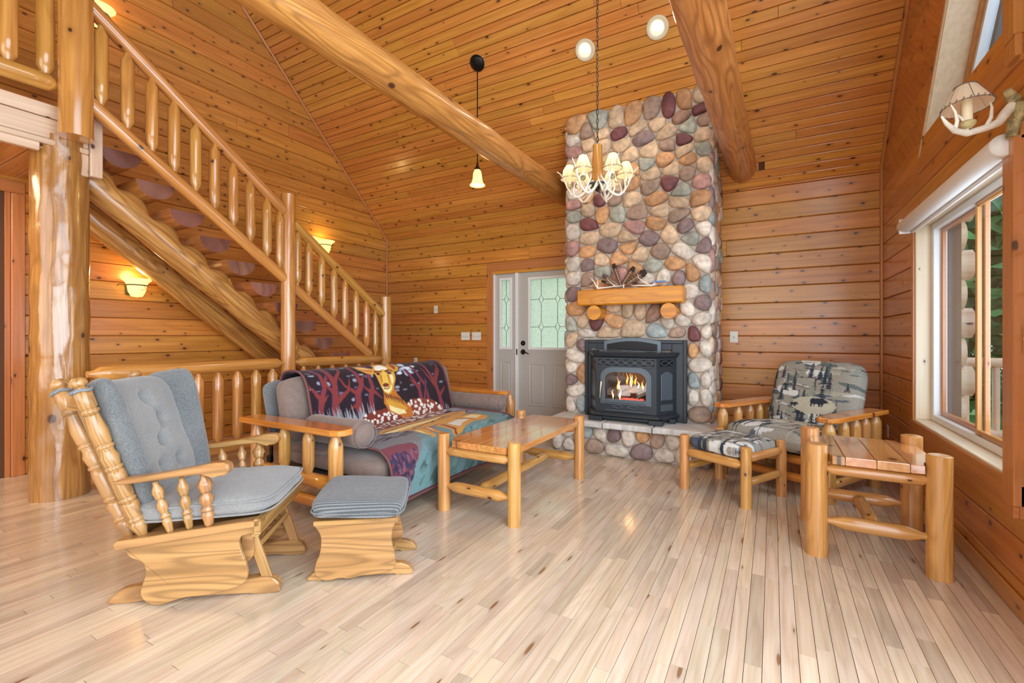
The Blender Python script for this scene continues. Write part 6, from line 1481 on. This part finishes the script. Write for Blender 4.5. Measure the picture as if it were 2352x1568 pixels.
def bar(a, b, w_, t, nm):
    a, b = Vector(a), Vector(b); d = (b-a).normalized(); s_ = Vector((0, 0, 1)); N = d.cross(s_).normalized(); L = (b-a).length
    return MB().prism([(0, -w_/2), (L, -w_/2), (L, w_/2), (0, w_/2)], -t/2, t/2, (a, d, s_, N), bev=.003).build(nm, M['oak'], gl)
for t_ in (.86, .12):
    q = [lerp(p0, p1, t_) for p0, p1 in posts]
    for a, b in zip(q, q[1:]): bar(a, b, .075, .022, 'back_crossrail')
for (ia, ib, ts_) in ((0, 1, (.5,)), (1, 2, (.25, .5, .75)), (2, 3, (.5,))):
    for t_ in ts_:
        a = lerp(lerp(*posts[ia], .12), lerp(*posts[ib], .12), t_); b = lerp(lerp(*posts[ia], .86), lerp(*posts[ib], .86), t_)
        MB().tube([a, b], .009, 8).build('back_slat', M['oak'], gl)
for p0, p1 in posts:   # cushion ties
    c_ = lerp(p0, p1, .925); d = (Vector(p1)-Vector(p0)).normalized()
    _, a, b = frame_of(d)
    MB().tube([c_+(a*math.cos(2*PI*i/20)+b*math.sin(2*PI*i/20))*(R0*1.12)+d*(.004*math.sin(i)) for i in range(21)], .0065, 6).build('cushion_tie', M['cordtie'], gl)
sprof = [(0, 0), (0, .011), (.06, .014), (.12, .015), (.20, .019), (.27, .017), (.29, .011), (.31, .018), (.34, .020), (.37, .012), (.40, .013), (.50, .021), (.58, .019), (.64, .011), (.67, .013), (.69, .019), (.72, .017), (.80, .023), (.86, .019), (.93, .011), (1, .010), (1, 0)]
fprof = [(z, r*1.35) for z, r in sprof]
for s_ in (-1, 1):
    for xb_, zb_, xt, zt2, big in ((-.066, .325, -.115, .552, 0), (.01, .335, -.012, .565, 0), (.088, .345, .078, .575, 1)):
        turned(gl, (xb_, s_*.262, zb_), (xt, s_*.285, zt2), fprof if big else sprof, 'arm_spindle')
    arm = smooth_outline([(-.262, .547), (-.262, .572), (-.10, .588), (.05, .612), (.12, .628), (.178, .628), (.19, .60), (.18, .575), (.14, .568), (.10, .582), (.0, .575), (-.1, .562)], 1)
    MB().prism(arm, s_*.287-.028, s_*.287+.028, XZ(0), bev=.006).build('armrest', M['oak'], gl)
# cushions
sc_ = MB(); Mx = Matrix.Translation((.055, 0, .415)) @ Matrix.Rotation(R(-2), 4, 'Y')
def seatfn(v):
    # boxy cushion with a centred seam and lightly tapered rear
    k_ = 1-.10*max(0, -v.x/.26)*0; z = v.z+.012*math.exp(-((v.x)**2+(v.y)**2)/.03)*(1 if v.z > 0 else 0)
    e = -.006*math.exp(-(v.z/.006)**2); return Vector((v.x*(1+e*4), v.y*k_*(1+e*4), z))
cushion(sc_, (0, 0, 0), (.56, .53, .12), p=7, q=3.4, M_=Mx, wr=.010, ws=2, fn=seatfn, nu=80, nv=40); stc_ = sc_.build('seat_cushion', M['gray'], gl)
def rim(a, b, p_, z, n_=72): return [Vector((a*math.copysign(abs(math.cos(2*PI*i/n_))**(2/p_), math.cos(2*PI*i/n_)), b*math.copysign(abs(math.sin(2*PI*i/n_))**(2/p_), math.sin(2*PI*i/n_)), z)) for i in range(n_+1)]
MB().tube([Mx @ q for q in rim(.283, .268, 7, .020)], .0045, 6).tube([Mx @ q for q in rim(.283, .268, 7, -.034)], .0045, 6).build('piping', M['gray'], stc_)
def padpanel(name, c, ux, uz, un, w_, h, th, tufts, mat, taper=0, par=gl, p=6):
    # upright pillow: ux across, uz up, un facing normal
    m = MB(); N = 72; vs = []
    for side in (1, -1):
        for j in range(N+1):
            for i in range(N+1):
                u, v = -1+2*i/N, -1+2*j/N
                k_ = (abs(u)**5+abs(v)**5)**(1/5); mx = max(abs(u), abs(v)); f_ = mx/k_ if k_ > 1e-6 else 1
                X_, Y_ = u*f_, v*f_; h_ = (max(0, 1-mx**p))**(1/2.4)
                dz = 0; cr = 0
                if side == 1:
                    for tx, ty in tufts: dz -= .62*math.exp(-((X_-tx)**2/.02+(Y_-ty)**2/.012)); 
                    for (a, b) in (tufts and [(tufts[0], tufts[1]), (tufts[1], tufts[2])] if len(tufts) > 2 else []):
                        L2 = (b[0]-a[0])**2+(b[1]-a[1])**2; t_ = max(0, min(1, ((X_-a[0])*(b[0]-a[0])+(Y_-a[1])*(b[1]-a[1]))/L2))
                        dd = math.hypot(X_-a[0]-t_*(b[0]-a[0]), Y_-a[1]-t_*(b[1]-a[1])); dz -= .22*math.exp(-(dd/.06)**2)
                z = side*th/2*h_*(1+dz)+.006*noise.noise(Vector((X_*3, Y_*3, 5)))
                vs.append(Vector(c)+Vector(ux)*(X_*w_/2*(1+taper*Y_))+Vector(uz)*(Y_*h/2)+Vector(un)*z)
    o = len(vs)//2; W_ = N+1; fs = []
    for b in (0, o): fs += [(b+j*W_+i, b+j*W_+i+1, b+(j+1)*W_+i+1, b+(j+1)*W_+i) for j in range(N) for i in range(N)]
    m.add(vs, fs, None, True); return m.build(name, M[mat], par)
up = Vector((-.34, 0, .94)).normalized(); un = Vector((.94, 0, .34)).normalized()
padpanel('back_cushion', Vector((-.315, 0, .685)), (0, 1, 0), up, un, .46, .60, .15, [(-.05, .62), (.22, .22), (-.02, -.12), (.30, -.5), (-.3, -.5)], 'gray', taper=.10)
for s_ in (-1, 1):
    a = Vector((.53, s_*.62, .10)).normalized(); wn_ = Vector((.56, -s_*.80, .22)).normalized()
    upw = Vector((-.27, s_*.10, .95)).normalized(); side = upw.cross(wn_).normalized(); wn_ = side.cross(upw).normalized()
    padpanel('wing_cushion', Vector((-.282, s_*.212, .70)), side, upw, wn_, .17 if s_ < 0 else .21, .60, .08, [], 'graydark', taper=.12)

# ------------------------------------------------------------------ glider ottoman
go = thing('glider_ottoman', 'small oak glider footstool with grey corduroy cushion beside the rocking chair', 'ottoman', (-1.82, 1.675, 0), GA, world=False)
pan2 = [(-.218, .285), (-.20, .262), (-.182, .235), (-.176, .20), (-.182, .14), (-.203, .095), (-.209, .05), (-.182, .018), (-.143, .008), (-.093, .021), (-.044, .010), (-.003, .024), (.067, .024), (.14, .034), (.165, .055), (.168, .10), (.150, .165), (.146, .21), (.158, .255), (.175, .285)]
for s_ in (-1, 1):
    MB().prism(smooth_outline(pan2, 1), s_*.165-.010, s_*.165+.010, XZ(0), bev=.003).build('side_panel', M['oak'], go)
    f2 = [(-.255, 0), (-.24, .022), (-.20, .05), (-.15, .055), (.1, .055), (.17, .062), (.225, .045), (.245, .02), (.248, 0), (.18, .0), (.15, .008), (-.17, .008), (-.19, 0)]
    MB().prism(smooth_outline(f2, 1), s_*.125-.02, s_*.125+.02, XZ(0), bev=.004).build('base_foot', M['oak'], go)
    MB().box(-.02, .02, s_*.125-.01, s_*.125+.01, .05, .27, bev=.003).build('base_post', M['oak'], go)
    MB().box(-.21, .17, s_*.165-.02, s_*.165+.02, .275, .297, bev=.003).build('top_rail', M['oak'], go)
for x in (-.14, .13): MB().tube([(x, -.12, .035), (x, .12, .035)], .012, 10).build('cross_dowel', M['oak'], go)
for x in (-.20, .165): MB().box(x-.01, x+.01, -.16, .16, .262, .296, bev=.003, ax=1).build('top_rail', M['oak'], go)
def ottfn(v):
    e = -.007*math.exp(-((v.z+.018)/.005)**2); return Vector((v.x*(1+e*5), v.y*(1+e*5), v.z))
m = MB(); cushion(m, (0, 0, 0), (.43, .42, .105), p=8, q=4.5, M_=Matrix.Translation((-.01, 0, .349)) @ Matrix.Rotation(R(2.5), 4, 'Y'), wr=.006, ws=8, fn=ottfn, nu=80, nv=40); cu = m.build('cushion', M['cord'], go)
Mo = Matrix.Translation((-.01, 0, .349)) @ Matrix.Rotation(R(2.5), 4, 'Y')
MB().tube([Mo @ q for q in rim(.217, .212, 8, -.016)], .004, 6).build('piping', M['graydark'], cu)

bpy.context.view_layer.update()
